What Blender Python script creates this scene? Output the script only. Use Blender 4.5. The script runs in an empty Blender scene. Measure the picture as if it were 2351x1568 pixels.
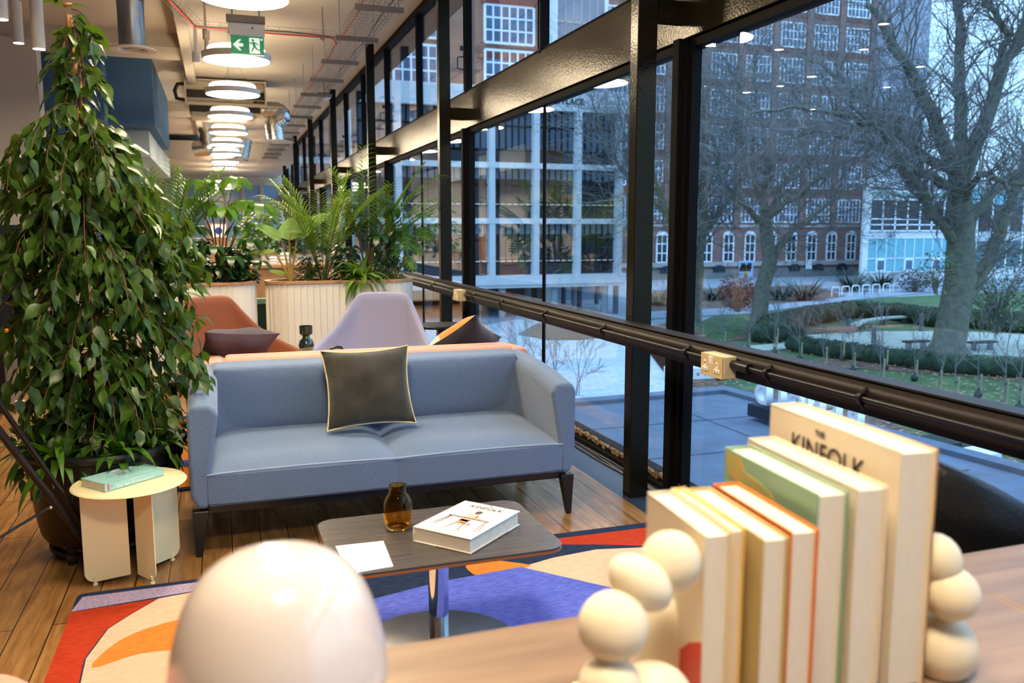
import bpy, bmesh, math, random
from math import sin, cos, pi, radians, atan, atan2, sqrt, exp
from mathutils import Vector, Matrix, Quaternion
V = Vector
S = bpy.context.scene
COL = S.collection

# ------------------------------------------------------------------ camera
FPX, CX, CY, EYE = 1935.0, 1175.5, 784.0, 1.30
PITCH = atan(257/1935); YAW = atan(675*cos(PITCH)/1935)
FW = V((sin(YAW)*cos(PITCH), cos(YAW)*cos(PITCH), -sin(PITCH)))
RT = V((cos(YAW), -sin(YAW), 0)); UP = RT.cross(FW)
cam_d = bpy.data.cameras.new('camera'); cam = bpy.data.objects.new('camera', cam_d); COL.objects.link(cam)
cam_d.lens = FPX/2351*36; cam_d.sensor_width = 36; cam_d.clip_start = .05; cam_d.clip_end = 600
cam.matrix_world = Matrix(((RT.x, UP.x, -FW.x, 0), (RT.y, UP.y, -FW.y, 0), (RT.z, UP.z, -FW.z, EYE), (0, 0, 0, 1)))
cam_d.dof.use_dof = True; cam_d.dof.focus_distance = 3.9; cam_d.dof.aperture_fstop = 4.0
S.camera = cam
def ray(x, y): return FW + RT*((x-CX)/FPX) - UP*((y-CY)/FPX)
def at_z(x, y, z): r = ray(x, y); return V((0, 0, EYE)) + r*((z-EYE)/r.z)
def at_x(x, y, X): r = ray(x, y); return V((0, 0, EYE)) + r*(X/r.x)
def at_y(x, y, Y): r = ray(x, y); return V((0, 0, EYE)) + r*(Y/r.y)

# ------------------------------------------------------------------ sky, exposure
W = bpy.data.worlds.new('world'); S.world = W; W.use_nodes = True
wn = W.node_tree; wn.nodes.clear()
wo = wn.nodes.new('ShaderNodeOutputWorld'); wb = wn.nodes.new('ShaderNodeBackground')
wt = wn.nodes.new('ShaderNodeTexCoord'); wm = wn.nodes.new('ShaderNodeMapping'); wx = wn.nodes.new('ShaderNodeSeparateXYZ')
wnz = wn.nodes.new('ShaderNodeTexNoise'); wnz.inputs['Scale'].default_value = 2.2; wnz.inputs['Detail'].default_value = 5
wr = wn.nodes.new('ShaderNodeValToRGB'); wadd = wn.nodes.new('ShaderNodeMath'); wadd.operation = 'MULTIPLY_ADD'
wn.links.new(wt.outputs['Generated'], wx.inputs[0]); wn.links.new(wt.outputs['Generated'], wnz.inputs['Vector'])
wn.links.new(wnz.outputs['Fac'], wadd.inputs[0]); wadd.inputs[1].default_value = .18
wn.links.new(wx.outputs['Z'], wadd.inputs[2]); wn.links.new(wadd.outputs[0], wr.inputs['Fac'])
e = wr.color_ramp.elements
e[0].position = 0.0; e[0].color = (.24, .42, .60, 1)
e[1].position = .95; e[1].color = (.52, .86, 1.35, 1)
m_ = e.new(.25); m_.color = (.27, .47, .68, 1)
wn.links.new(wr.outputs[0], wb.inputs[0]); wb.inputs[1].default_value = 3.0
wn.links.new(wb.outputs[0], wo.inputs[0])
S.view_settings.view_transform = 'Standard'; S.view_settings.look = 'None'
S.view_settings.exposure = 0.0; S.view_settings.gamma = 1.0; S.view_settings.use_curve_mapping = False
LAMP_COL = (1.0, .82, .56); LAMP_STR = 78.0
S.cycles.max_bounces = 8; S.cycles.transparent_max_bounces = 24

# ------------------------------------------------------------------ materials
def srgb(r, g, b):
    f = lambda c: (c/255/12.92) if c/255 <= .04045 else ((c/255+.055)/1.055)**2.4
    return (f(r), f(g), f(b))
def mat(name, col, rough=.5, metal=0, var=0, vs=8, bump=0, bs=60, stretch=(1, 1, 1), coat=0, emit=None, estr=0, sheen=0, trans=0, ior=1.45, col2=None, spec=.5):
    m = bpy.data.materials.new(name); m.use_nodes = True; nt = m.node_tree
    b = nt.nodes['Principled BSDF']; L = nt.links.new
    c = srgb(*col); b.inputs['Base Color'].default_value = (*c, 1)
    b.inputs['Roughness'].default_value = rough; b.inputs['Metallic'].default_value = metal
    b.inputs['IOR'].default_value = ior; b.inputs['Coat Weight'].default_value = coat; b.inputs['Coat Roughness'].default_value = .15
    b.inputs['Sheen Weight'].default_value = sheen; b.inputs['Transmission Weight'].default_value = trans
    b.inputs['Specular IOR Level'].default_value = spec
    tc = None
    if var or bump or col2:
        tc = nt.nodes.new('ShaderNodeTexCoord'); mp = nt.nodes.new('ShaderNodeMapping'); mp.inputs['Scale'].default_value = stretch
        L(tc.outputs['Object'], mp.inputs['Vector'])
    if var or col2:
        n = nt.nodes.new('ShaderNodeTexNoise'); n.inputs['Scale'].default_value = vs; n.inputs['Detail'].default_value = 6; n.inputs['Roughness'].default_value = .6
        L(mp.outputs[0], n.inputs['Vector'])
        r = nt.nodes.new('ShaderNodeValToRGB'); L(n.outputs['Fac'], r.inputs['Fac'])
        r.color_ramp.elements[0].position = .32; r.color_ramp.elements[1].position = .68
        c2 = srgb(*col2) if col2 else tuple(min(1, x*(1+var)) for x in c)
        c1 = c if col2 else tuple(x*(1-var) for x in c)
        r.color_ramp.elements[0].color = (*c1, 1); r.color_ramp.elements[1].color = (*c2, 1)
        L(r.outputs[0], b.inputs['Base Color'])
    if bump:
        n2 = nt.nodes.new('ShaderNodeTexNoise'); n2.inputs['Scale'].default_value = bs; n2.inputs['Detail'].default_value = 3
        L(mp.outputs[0], n2.inputs['Vector'])
        bp = nt.nodes.new('ShaderNodeBump'); bp.inputs['Strength'].default_value = bump; bp.inputs['Distance'].default_value = .01
        L(n2.outputs['Fac'], bp.inputs['Height']); L(bp.outputs[0], b.inputs['Normal'])
    if emit:
        b.inputs['Emission Color'].default_value = (*emit, 1); b.inputs['Emission Strength'].default_value = estr
    return m
def wave_fabric(name, dark, light, scale, rough=.85, diag=True):
    m = mat(name, light, rough, sheen=.2); nt = m.node_tree; b = nt.nodes['Principled BSDF']; L = nt.links.new
    tc = nt.nodes.new('ShaderNodeTexCoord'); w = nt.nodes.new('ShaderNodeTexWave'); w.bands_direction = 'DIAGONAL' if diag else 'X'
    w.inputs['Scale'].default_value = scale; w.inputs['Distortion'].default_value = .6; w.inputs['Detail'].default_value = 1
    n = nt.nodes.new('ShaderNodeTexNoise'); n.inputs['Scale'].default_value = 350
    mp = nt.nodes.new('ShaderNodeMapping'); mp.inputs['Scale'].default_value = (1, 1, 1.6)
    L(tc.outputs['Object'], mp.inputs[0]); L(mp.outputs[0], w.inputs['Vector']); L(tc.outputs['Object'], n.inputs['Vector'])
    mx = nt.nodes.new('ShaderNodeMath'); mx.operation = 'MULTIPLY_ADD'; mx.inputs[1].default_value = .5
    L(n.outputs['Fac'], mx.inputs[0]); 
    m2 = nt.nodes.new('ShaderNodeMath'); m2.operation = 'MULTIPLY'; m2.inputs[1].default_value = .62; L(w.outputs['Fac'], m2.inputs[0]); L(m2.outputs[0], mx.inputs[2])
    r = nt.nodes.new('ShaderNodeValToRGB'); r.color_ramp.elements[0].position = .2; r.color_ramp.elements[1].position = .8
    r.color_ramp.elements[0].color = (*srgb(*dark), 1); r.color_ramp.elements[1].color = (*srgb(*light), 1)
    L(mx.outputs[0], r.inputs[0]); L(r.outputs[0], b.inputs['Base Color'])
    bp = nt.nodes.new('ShaderNodeBump'); bp.inputs['Strength'].default_value = .25; bp.inputs['Distance'].default_value = .002
    L(w.outputs['Fac'], bp.inputs['Height']); L(bp.outputs[0], b.inputs['Normal'])
    return m
def leafmat(name, c1, c2, rough=.35, back=.25, vs=6):
    m = mat(name, c1, rough, col2=c2, vs=vs, bump=.15, bs=30); nt = m.node_tree; b = nt.nodes['Principled BSDF']; L = nt.links.new
    o = nt.nodes['Material Output']; t = nt.nodes.new('ShaderNodeBsdfTranslucent'); mx = nt.nodes.new('ShaderNodeMixShader')
    g = srgb(min(255, c2[0]+50), min(255, c2[1]+55), c2[2]); t.inputs[0].default_value = (*g, 1); mx.inputs[0].default_value = back
    L(b.outputs[0], mx.inputs[1]); L(t.outputs[0], mx.inputs[2]); L(mx.outputs[0], o.inputs[0])
    return m
def glassmat(name, tint=(1, 1, 1), rough=0.0):
    m = bpy.data.materials.new(name); m.use_nodes = True; nt = m.node_tree; nt.nodes.clear(); L = nt.links.new
    o = nt.nodes.new('ShaderNodeOutputMaterial'); t = nt.nodes.new('ShaderNodeBsdfTransparent'); g = nt.nodes.new('ShaderNodeBsdfGlossy')
    mx = nt.nodes.new('ShaderNodeMixShader')
    # Schlick reflectance, the same from both sides of the thin pane
    ge = nt.nodes.new('ShaderNodeNewGeometry'); dp = nt.nodes.new('ShaderNodeVectorMath'); dp.operation = 'DOT_PRODUCT'
    L(ge.outputs['Incoming'], dp.inputs[0]); L(ge.outputs['Normal'], dp.inputs[1])
    ab = nt.nodes.new('ShaderNodeMath'); ab.operation = 'ABSOLUTE'; L(dp.outputs['Value'], ab.inputs[0])
    om = nt.nodes.new('ShaderNodeMath'); om.operation = 'SUBTRACT'; om.inputs[0].default_value = 1; L(ab.outputs[0], om.inputs[1])
    pw_ = nt.nodes.new('ShaderNodeMath'); pw_.operation = 'POWER'; pw_.inputs[1].default_value = 5; L(om.outputs[0], pw_.inputs[0])
    f = nt.nodes.new('ShaderNodeMath'); f.operation = 'MULTIPLY_ADD'; f.inputs[1].default_value = .96; f.inputs[2].default_value = .04; L(pw_.outputs[0], f.inputs[0])
    t.inputs[0].default_value = (*tint, 1); g.inputs['Roughness'].default_value = rough; g.inputs[0].default_value = (1, 1, 1, 1)
    L(f.outputs[0], mx.inputs[0]); L(t.outputs[0], mx.inputs[1]); L(g.outputs[0], mx.inputs[2]); L(mx.outputs[0], o.inputs[0])
    return m
def brickmat(name, c1, c2, mortar, scale, bw=.5, rh=.25, ms=.02, axes='XZ', rough=.8, offset=.5, grain=0, rot90=False, bump=.2, soft=None):
    m = mat(name, c1, rough); nt = m.node_tree; b = nt.nodes['Principled BSDF']; L = nt.links.new
    tc = nt.nodes.new('ShaderNodeTexCoord'); sx = nt.nodes.new('ShaderNodeSeparateXYZ'); cb = nt.nodes.new('ShaderNodeCombineXYZ')
    L(tc.outputs['Object'], sx.inputs[0]); L(sx.outputs[axes[0]], cb.inputs[0]); L(sx.outputs[axes[1]], cb.inputs[1])
    k = nt.nodes.new('ShaderNodeTexBrick'); L(cb.outputs[0], k.inputs['Vector'])
    k.inputs['Color1'].default_value = (*srgb(*c1), 1); k.inputs['Color2'].default_value = (*srgb(*c2), 1); k.inputs['Mortar'].default_value = (*srgb(*mortar), 1)
    k.inputs['Scale'].default_value = scale; k.inputs['Mortar Size'].default_value = ms; k.inputs['Brick Width'].default_value = bw; k.inputs['Row Height'].default_value = rh
    k.offset = offset
    src = k.outputs['Color']
    if grain:
        n = nt.nodes.new('ShaderNodeTexNoise'); n.inputs['Scale'].default_value = 4; n.inputs['Detail'].default_value = 8; n.inputs['Distortion'].default_value = .6
        mp = nt.nodes.new('ShaderNodeMapping'); mp.inputs['Scale'].default_value = (1.1, 9, 1); L(cb.outputs[0], mp.inputs[0]); L(mp.outputs[0], n.inputs['Vector'])
        mx = nt.nodes.new('ShaderNodeMix'); mx.data_type = 'RGBA'; mx.blend_type = 'MULTIPLY'; mx.inputs['Factor'].default_value = grain
        r = nt.nodes.new('ShaderNodeValToRGB'); r.color_ramp.elements[0].position = .3; r.color_ramp.elements[1].position = .7
        r.color_ramp.elements[0].color = (.45, .38, .3, 1); r.color_ramp.elements[1].color = (1.1, 1.1, 1.1, 1)
        L(n.outputs['Fac'], r.inputs[0]); L(src, mx.inputs['A']); L(r.outputs[0], mx.inputs['B']); src = mx.outputs['Result']
    L(src, b.inputs['Base Color'])
    if bump:
        bp = nt.nodes.new('ShaderNodeBump'); bp.inputs['Strength'].default_value = bump; bp.inputs['Distance'].default_value = .004; bp.invert = True
        L(k.outputs['Fac'], bp.inputs['Height']); L(bp.outputs[0], b.inputs['Normal'])
    return m

M = {}
M['floor'] = brickmat('oak_floor', (178, 130, 76), (140, 98, 54), (52, 32, 18), 1, bw=1.5, rh=.115, ms=.0022, axes='YX', rough=.25, offset=.37, grain=.75, bump=.12)
M['slate'] = mat('dark_slate_strip', (44, 54, 70), .28, var=.3, vs=6)
M['ceil'] = mat('ceiling_paint', (190, 182, 168), .9, var=.04, vs=2)
M['wall'] = mat('wall_paint', (196, 190, 178), .85, var=.03, vs=2)
M['bluepaint'] = mat('blue_paint', (66, 104, 138), .8, var=.06, vs=3)
M['greyblue'] = mat('grey_blue_paint', (150, 162, 166), .8)
M['steel'] = mat('black_gloss_steel', (20, 16, 12), .17, var=.1, vs=20, bump=.10, bs=90, ior=1.3)
M['steel'].node_tree.nodes['Principled BSDF'].inputs['Specular Tint'].default_value = (1, .86, .62, 1)
M['frame'] = mat('black_frame', (13, 12, 12), .7, bump=.05, bs=60, spec=.12)
M['rail'] = mat('rail_paint', (30, 22, 18), .48, spec=.3)
M['glass'] = glassmat('window_glass', (.96, .985, 1.0))
M['frost'] = mat('blue_far_glass', (120, 150, 178), .15)
M['lamp'] = mat('lamp_diffuser', (255, 250, 240), .5, emit=LAMP_COL, estr=LAMP_STR)
M['lampup'] = mat('lamp_top_glow', (255, 250, 240), .5, emit=LAMP_COL, estr=6)
M['white'] = mat('white_metal', (232, 228, 222), .4)
M['wire'] = mat('galvanised_wire', (150, 152, 150), .4, metal=.8)
M['strut'] = mat('grey_strut', (122, 112, 104), .55, var=.12, vs=20)
M['galv'] = mat('galvanised_duct', (160, 165, 170), .28, metal=.9, var=.1, vs=5)
M['foil'] = mat('foil_duct', (210, 205, 195), .22, metal=1, bump=1, bs=22)
M['beigem'] = mat('beige_metal', (196, 182, 156), .5)
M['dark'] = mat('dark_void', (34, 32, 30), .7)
M['red'] = mat('red_cable', (190, 52, 40), .5)
M['blackp'] = mat('black_plastic', (16, 16, 17), .38)
M['blackm'] = mat('black_powder', (22, 22, 24), .35)
M['sofa'] = wave_fabric('blue_twill', (42, 54, 80), (120, 144, 178), 55)
M['pink'] = wave_fabric('salmon_wool', (214, 130, 106), (240, 168, 144), 160)
M['olive'] = mat('olive_velvet', (52, 49, 40), .95, var=.22, vs=14, sheen=.4, bump=.25, bs=25)
M['piping'] = mat('cream_piping', (222, 200, 150), .8)
M['orange'] = wave_fabric('rust_wool', (112, 58, 34), (138, 76, 46), 200)
M['lilac'] = wave_fabric('lilac_wool', (120, 122, 154), (148, 150, 184), 200)
M['cream'] = mat('cream_powder', (242, 226, 178), .5)
M['wood'] = mat('oak_veneer', (150, 104, 66), .5, col2=(182, 132, 90), vs=3, stretch=(1, 1, .12))
M['rim'] = mat('wood_rim', (176, 128, 88), .5, var=.12, vs=9)
M['slat'] = mat('white_slats', (222, 216, 204), .6)
M['soil'] = mat('soil', (40, 30, 24), .95, var=.4, vs=30, bump=.8, bs=40)
M['green_gl'] = mat('dark_green_glass', (8, 38, 32), .04, spec=.9, coat=.8)
M['amber'] = mat('amber_glass', (244, 196, 92), .02, trans=1, ior=1.25)
M['tabletop'] = mat('smoked_oak_top', (62, 58, 56), .22, col2=(92, 86, 84), vs=14, stretch=(.35, 12, 1))
M['edge'] = mat('orange_ply_edge', (176, 104, 48), .5)
M['chrome'] = mat('chrome', (225, 225, 228), .06, metal=1)
M['brushed'] = mat('brushed_steel', (150, 150, 152), .3, metal=1, var=.15, vs=10)
M['page'] = mat('pages', (232, 222, 206), .9, var=.08, vs=40, stretch=(30, 1, 1))
M['cover_w'] = mat('white_cover', (240, 234, 226), .45)
M['ink'] = mat('black_ink', (38, 34, 34), .7)
M['card'] = mat('white_card', (248, 248, 244), .6)
M['walnut'] = mat('walnut_desk', (118, 94, 78), .42, col2=(160, 132, 110), vs=2.2, stretch=(.7, 9, 1))
M['opal'] = mat('opal_gloss_white', (226, 212, 206), .07, coat=.6, spec=.6)
M['ceramic'] = mat('cream_ceramic', (238, 224, 196), .55)
M['leather'] = mat('black_leather', (20, 22, 26), .38, bump=.15, bs=120)
M['bamboo'] = mat('bamboo', (198, 146, 84), .5, var=.15, vs=20)
M['bark'] = mat('brown_stem', (108, 78, 50), .8, var=.2, vs=20)
M['ficus'] = leafmat('ficus_leaf', (26, 50, 14), (76, 108, 38), .37, .14, vs=9)
M['leaf'] = leafmat('mid_green_leaf', (34, 74, 22), (84, 128, 38), .38, .25)
M['leafd'] = leafmat('dark_green_leaf', (16, 44, 22), (44, 84, 40), .33, .15)
M['leafl'] = leafmat('light_green_leaf', (52, 84, 22), (118, 152, 52), .4, .22)
M['leafb'] = leafmat('pale_big_leaf', (90, 132, 72), (150, 180, 110), .35, .25)
M['rubber'] = leafmat('burgundy_leaf', (26, 18, 20), (52, 34, 34), .25, .05)
M['stemg'] = mat('green_stem', (84, 96, 40), .6)
# ------------------------------------------------------------------ mesh helpers
class MB:
    def __init__(s): s.v = []; s.f = []; s.mi = []; s.cur = 0
    def add(s, vs, fs, flip=False):
        o = len(s.v); s.v.extend(tuple(v) for v in vs)
        for f in fs: s.f.append(tuple(o+i for i in f)); s.mi.append(s.cur)
        return s
    def box(s, x0, x1, y0, y1, z0, z1):
        return s.hexa([(x0, y0, z0), (x1, y0, z0), (x1, y1, z0), (x0, y1, z0), (x0, y0, z1), (x1, y0, z1), (x1, y1, z1), (x0, y1, z1)])
    def hexa(s, c): return s.add(c, [(0, 3, 2, 1), (4, 5, 6, 7), (0, 1, 5, 4), (1, 2, 6, 5), (2, 3, 7, 6), (3, 0, 4, 7)])
    def cbox(s, c, size, rot=None):
        c = V(c); r = rot or Matrix.Identity(3); h = [x/2 for x in size]
        return s.hexa([c + r @ V((a*h[0], b*h[1], d*h[2])) for d in (-1, 1) for a, b in ((-1, -1), (1, -1), (1, 1), (-1, 1))])
    def tube(s, pts, rad, n=8, cap=True):
        pts = [V(p) for p in pts]; k = len(pts)
        if not isinstance(rad, (list, tuple)): rad = [rad]*k
        o = len(s.v); up = None
        for i, p in enumerate(pts):
            d = (pts[min(i+1, k-1)] - pts[max(i-1, 0)])
            if d.length < 1e-9: d = V((0, 0, 1))
            d.normalize()
            if up is None: up = d.orthogonal()
            a = up - d*up.dot(d)
            if a.length < 1e-6: a = d.orthogonal()
            a.normalize(); up = a; b = d.cross(a)
            for j in range(n):
                t = 2*pi*j/n; q = p + (a*cos(t) + b*sin(t))*rad[i]; s.v.append((q.x, q.y, q.z))
        for i in range(k-1):
            for j in range(n):
                j2 = (j+1) % n; s.f.append((o+i*n+j, o+i*n+j2, o+(i+1)*n+j2, o+(i+1)*n+j)); s.mi.append(s.cur)
        if cap and n > 2:
            s.f.append(tuple(o+j for j in reversed(range(n)))); s.mi.append(s.cur)
            s.f.append(tuple(o+(k-1)*n+j for j in range(n))); s.mi.append(s.cur)
        return s
    def cyl(s, c, r, z0, z1, n=32): return s.tube([(c[0], c[1], z0), (c[0], c[1], z1)], r, n)
    def lathe(s, prof, c=(0, 0, 0), n=40, closed=False):
        o = len(s.v)
        for r, z in prof:
            for j in range(n): t = 2*pi*j/n; s.v.append((c[0]+r*cos(t), c[1]+r*sin(t), c[2]+z))
        m = len(prof)
        for i in range(m if closed else m-1):
            i2 = (i+1) % m
            for j in range(n):
                j2 = (j+1) % n; s.f.append((o+i*n+j, o+i*n+j2, o+i2*n+j2, o+i2*n+j)); s.mi.append(s.cur)
        if not closed:
            if prof[0][0] > 1e-6: s.f.append(tuple(o+j for j in reversed(range(n)))); s.mi.append(s.cur)
            if prof[-1][0] > 1e-6: s.f.append(tuple(o+(m-1)*n+j for j in range(n))); s.mi.append(s.cur)
        return s
    def prism(s, poly, z0, z1, fn=None):
        n = len(poly); g = fn or (lambda x, y, z: (x, y, z))
        vs = [g(x, y, z0) for x, y in poly] + [g(x, y, z1) for x, y in poly]
        fs = [tuple(reversed(range(n))), tuple(range(n, 2*n))] + [(i, (i+1) % n, n+(i+1) % n, n+i) for i in range(n)]
        return s.add(vs, fs)
    def ball(s, c, r, sc=(1, 1, 1), nu=24, nv=14, rot=None):
        c = V(c); R = rot or Matrix.Identity(3); o = len(s.v)
        for i in range(nv+1):
            a = pi*i/nv
            for j in range(nu):
                t = 2*pi*j/nu; q = c + R @ V((r*sc[0]*sin(a)*cos(t), r*sc[1]*sin(a)*sin(t), r*sc[2]*cos(a))); s.v.append(tuple(q))
        for i in range(nv):
            for j in range(nu):
                j2 = (j+1) % nu; s.f.append((o+i*nu+j, o+(i+1)*nu+j, o+(i+1)*nu+j2, o+i*nu+j2)); s.mi.append(s.cur)
        return s
    def build(s, name, m, parent=None, smooth=False, bevel=0, bseg=3, sub=0, solid=0, loc=None, merge=False):
        me = bpy.data.meshes.new(name); me.from_pydata(s.v, [], s.f)
        for mm in (m if isinstance(m, (list, tuple)) else [m]): me.materials.append(M[mm] if isinstance(mm, str) else mm)
        if max(s.mi, default=0) > 0: me.polygons.foreach_set('material_index', s.mi)
        if merge or bevel or sub:
            bm = bmesh.new(); bm.from_mesh(me); bmesh.ops.remove_doubles(bm, verts=bm.verts, dist=1e-5)
            bmesh.ops.recalc_face_normals(bm, faces=bm.faces); bm.to_mesh(me); bm.free()
        o = bpy.data.objects.new(name, me); COL.objects.link(o)
        if smooth or bevel or sub: me.polygons.foreach_set('use_smooth', [True]*len(me.polygons))
        if solid: md = o.modifiers.new('s', 'SOLIDIFY'); md.thickness = solid; md.offset = 0
        if bevel:
            md = o.modifiers.new('b', 'BEVEL'); md.width = bevel; md.segments = bseg; md.limit_method = 'ANGLE'; md.angle_limit = radians(35); md.harden_normals = True
        if sub: md = o.modifiers.new('u', 'SUBSURF'); md.levels = sub; md.render_levels = sub
        if smooth and not bevel and not sub: 
            try: me.set_sharp_from_angle(angle=radians(42))
            except Exception: pass
        if loc: o.location = loc
        if parent: o.parent = parent
        me.update()
        return o
def tag(o, label, cat, group=None, kind=None):
    if label: o['label'] = label
    if cat: o['category'] = cat
    if group: o['group'] = group
    if kind: o['kind'] = kind
    return o
def thing(name, label, cat, loc=(0, 0, 0), rz=0, group=None):
    o = bpy.data.objects.new(name, None); COL.objects.link(o); o.location = loc; o.rotation_euler = (0, 0, rz); o.empty_display_size = .1
    return tag(o, label, cat, group)
def struct(name, mb, m, **k): o = mb.build(name, m, **k); o['kind'] = 'structure'; return o
def kids(o): return [c for c in COL.objects if c.parent == o]
def copy_tree(o, parent=None, ch=None):
    c = o.copy(); COL.objects.link(c)
    if parent: c.parent = parent
    for k in kids(o): copy_tree(k, c)
    return c
def relabel(o, label): o['label'] = label; return o
ORD = ['first', 'second', 'third', 'fourth', 'fifth', 'sixth', 'seventh', 'eighth', 'ninth', 'tenth', 'eleventh', 'twelfth', 'thirteenth', 'fourteenth', 'fifteenth', 'sixteenth', 'seventeenth', 'eighteenth', 'nineteenth', 'twentieth', 'twenty-first', 'twenty-second']
def text_mesh(s, size, depth, m, name, parent=None, align='CENTER', mirror=False, bold=0):
    cu = bpy.data.curves.new(name, 'FONT'); cu.body = s; cu.size = size; cu.extrude = depth/2; cu.align_x = align; cu.align_y = 'CENTER'; cu.offset = bold
    t = bpy.data.objects.new('t', cu); COL.objects.link(t)
    dg = bpy.context.evaluated_depsgraph_get(); me = bpy.data.meshes.new_from_object(t.evaluated_get(dg))
    bpy.data.objects.remove(t); bpy.data.curves.remove(cu)
    me.name = name; me.materials.clear(); me.materials.append(M[m] if isinstance(m, str) else m)
    o = bpy.data.objects.new(name, me); COL.objects.link(o)
    if parent: o.parent = parent
    return o
def rrect(x0, x1, y0, y1, r, n=6):
    P = []
    for cx, cy, a in ((x1-r, y0+r, -90), (x1-r, y1-r, 0), (x0+r, y1-r, 90), (x0+r, y0+r, 180)):
        for i in range(n+1): t = radians(a+90*i/n); P.append((cx+r*cos(t), cy+r*sin(t)))
    return P

# ------------------------------------------------------------------ room shell
XC, GL = 1.84, 2.10          # inner face of the columns, glass plane
ZC = 3.6
COLY = [3.57+3.66*k for k in range(-1, 7)]
struct('floor', MB().box(-8.5, 1.81, -3.2, 31.2, -.1, 0), 'floor')
struct('trim_1', MB().box(1.81, 2.20, -3.2, 31.2, -.1, .0), 'slate')
struct('ceiling', MB().box(-.24, 2.22, -3.2, 31.2, ZC, ZC+.1).box(-8.5, -.24, -3.2, 31.2, 3.76, 3.86), 'ceil')
struct('wall_left', MB().box(-8.6, -8.5, -3.2, 31.2, 0, 3.8), 'wall')
struct('wall_back', MB().box(-8.6, 2.2, -3.3, -3.2, 0, 3.8), 'wall')
struct('wall_far', MB().box(-8.6, 2.2, 31.2, 31.3, 0, 3.8), 'wall')
# downstand beam and cross beams of the left hand bay
b = MB().box(-.34, -.22, -3.2, 24, 3.50, 3.76)
struct('trim_2', b, 'ceil')
for i, y in enumerate((5.6, 11.85, 18.0)):
    struct('trim_%d' % (3+i), MB().box(-8.5, -.34, y, y+.85, 3.58, 3.76), 'ceil')
struct('trim_6', MB().box(-1.85, 2.05, 24, 31.2, 3.12, 3.6), 'ceil')       # far bulkhead
struct('wall_partition', MB().box(-1.95, -1.85, 13.2, 31.2, 0, 3.05), 'wall')
pw = at_y(92, 250, 11.8)
struct('wall_pier', MB().box(-8.5, pw.x, 11.8, 12.1, 0, 3.58), 'wall')
# blue mezzanine volumes
xa = at_y(84, 300, 12.9).x; xb = at_y(236, 300, 12.9).x
struct('wall_blue', MB().box(xa, xb, 12.9, 13.1, .9, 3.76), 'bluepaint')
q0 = at_y(252, 285, 13.6); q1 = at_y(356, 285, 13.6)
struct('trim_7', MB().box(xb, q0.x, 13.0, 13.7, 1.9, 3.76).box(q0.x, q1.x, 13.6, 17.6, q0.z, 3.76), 'bluepaint', bevel=.01)
q2 = at_y(345, 360, 14.2)
struct('trim_8', MB().box(q0.x, q2.x, 14.2, 20, q2.z, q0.z), 'greyblue')
# end glazing on the far wall
wz0, wz1 = 1.0, 2.86
for i in range(6):
    x0 = -1.6+.62*i
    w = MB()
    for zz in (wz0, 2.25, wz1): w.box(x0, x0+.62, 31.1, 31.2, zz-.03, zz+.03)
    for xx in (x0+.02, x0+.60): w.box(xx-.03, xx+.03, 31.08, 31.2, wz0, wz1)
    f = struct('window_%d' % (30+i), w, 'beigem')
    MB().box(x0+.05, x0+.57, 31.15, 31.17, wz0, wz1).build('pane', 'frost', f)
# ---- steel columns, fascia, mullions, panes
for i, y in enumerate(COLY):
    c = MB().box(XC, XC+.10, y, y+.075, 0, ZC); struct('trim_%d' % (10+i), c, 'steel', bevel=.004, bseg=2)
    c = MB().box(XC+.10, 2.07, y+.012, y+.06, 2.245, 2.345); struct('trim_%d' % (20+i), c, 'steel')
ya = -3.1
fas = MB().box(2.07, 2.16, ya, 31.2, 2.170, 2.473)
struct('trim_30', fas, 'steel', bevel=.004, bseg=2)
struct('trim_31', MB().box(2.088, 2.16, ya, 31.2, 2.128, 2.170).box(2.08, 2.16, ya, 31.2, 2.473, 2.492).box(2.06, 2.14, ya, 31.2, 3.54, ZC), 'frame')
struct('trim_32', MB().box(2.05, 2.14, ya, 31.2, 0, .025).box(2.075, 2.14, ya, 31.2, .025, .045), 'frame')
for i, y in enumerate(y for k in COLY for y in (k-.02, k+1.83)):
    full = i % 2 == 0
    w = MB()
    if full:      # deep mullion beside the column, lower and upper lights
        w.box(2.04, 2.15, y, y+.055, 0, 2.170).box(2.06, 2.13, y-.03, y, 0.02, 2.15).box(2.08, 2.13, y-.055, y-.03, .02, 2.13)
    else: w.box(2.105, 2.121, y+.018, y+.027, .03, 2.13)
    w.box(2.07, 2.13, y, y+.03, 2.46, ZC)
    if i == 1: w = MB().box(2.06, 2.14, y, y+.04, 2.46, ZC)
    struct('trim_%d' % (40+i), w, 'frame')
    if i == 1: continue
    p = struct('window_%d' % (1+i), MB().box(2.10, 2.118, y+.028, y+.034, .04, 2.12).box(2.068, 2.075, y+.045, y+.06, 2.49, ZC-.06), 'frame')
    y1 = y+(3.68 if i == 0 else 1.85)
    MB().box(2.110, 2.116, y+.02, min(y1, 31.1), .02, 2.13).build('pane', 'glass', p)
    MB().box(2.110, 2.116, y+.02, min(y1, 31.1), 2.49, 3.56).build('pane', 'glass', p)
    if full and i > 1:
        hb = MB().box(2.03, 2.06, y+.005, y+.03, 2.82, 2.86).tube([(2.05, y+.0, 2.66), (2.0, y, 2.67), (2.0, y, 2.76), (2.05, y, 2.77)], .006, 6)
        hb.build('window_handle', 'blackm', p)
struct('trim_80', MB().box(2.2, 2.3, ya, 31.2, -5.2, -.02), 'frame')
struct('trim_81', MB().box(2.14, 2.5, ya, 31.2, ZC, ZC+.3), 'frame')
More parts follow.
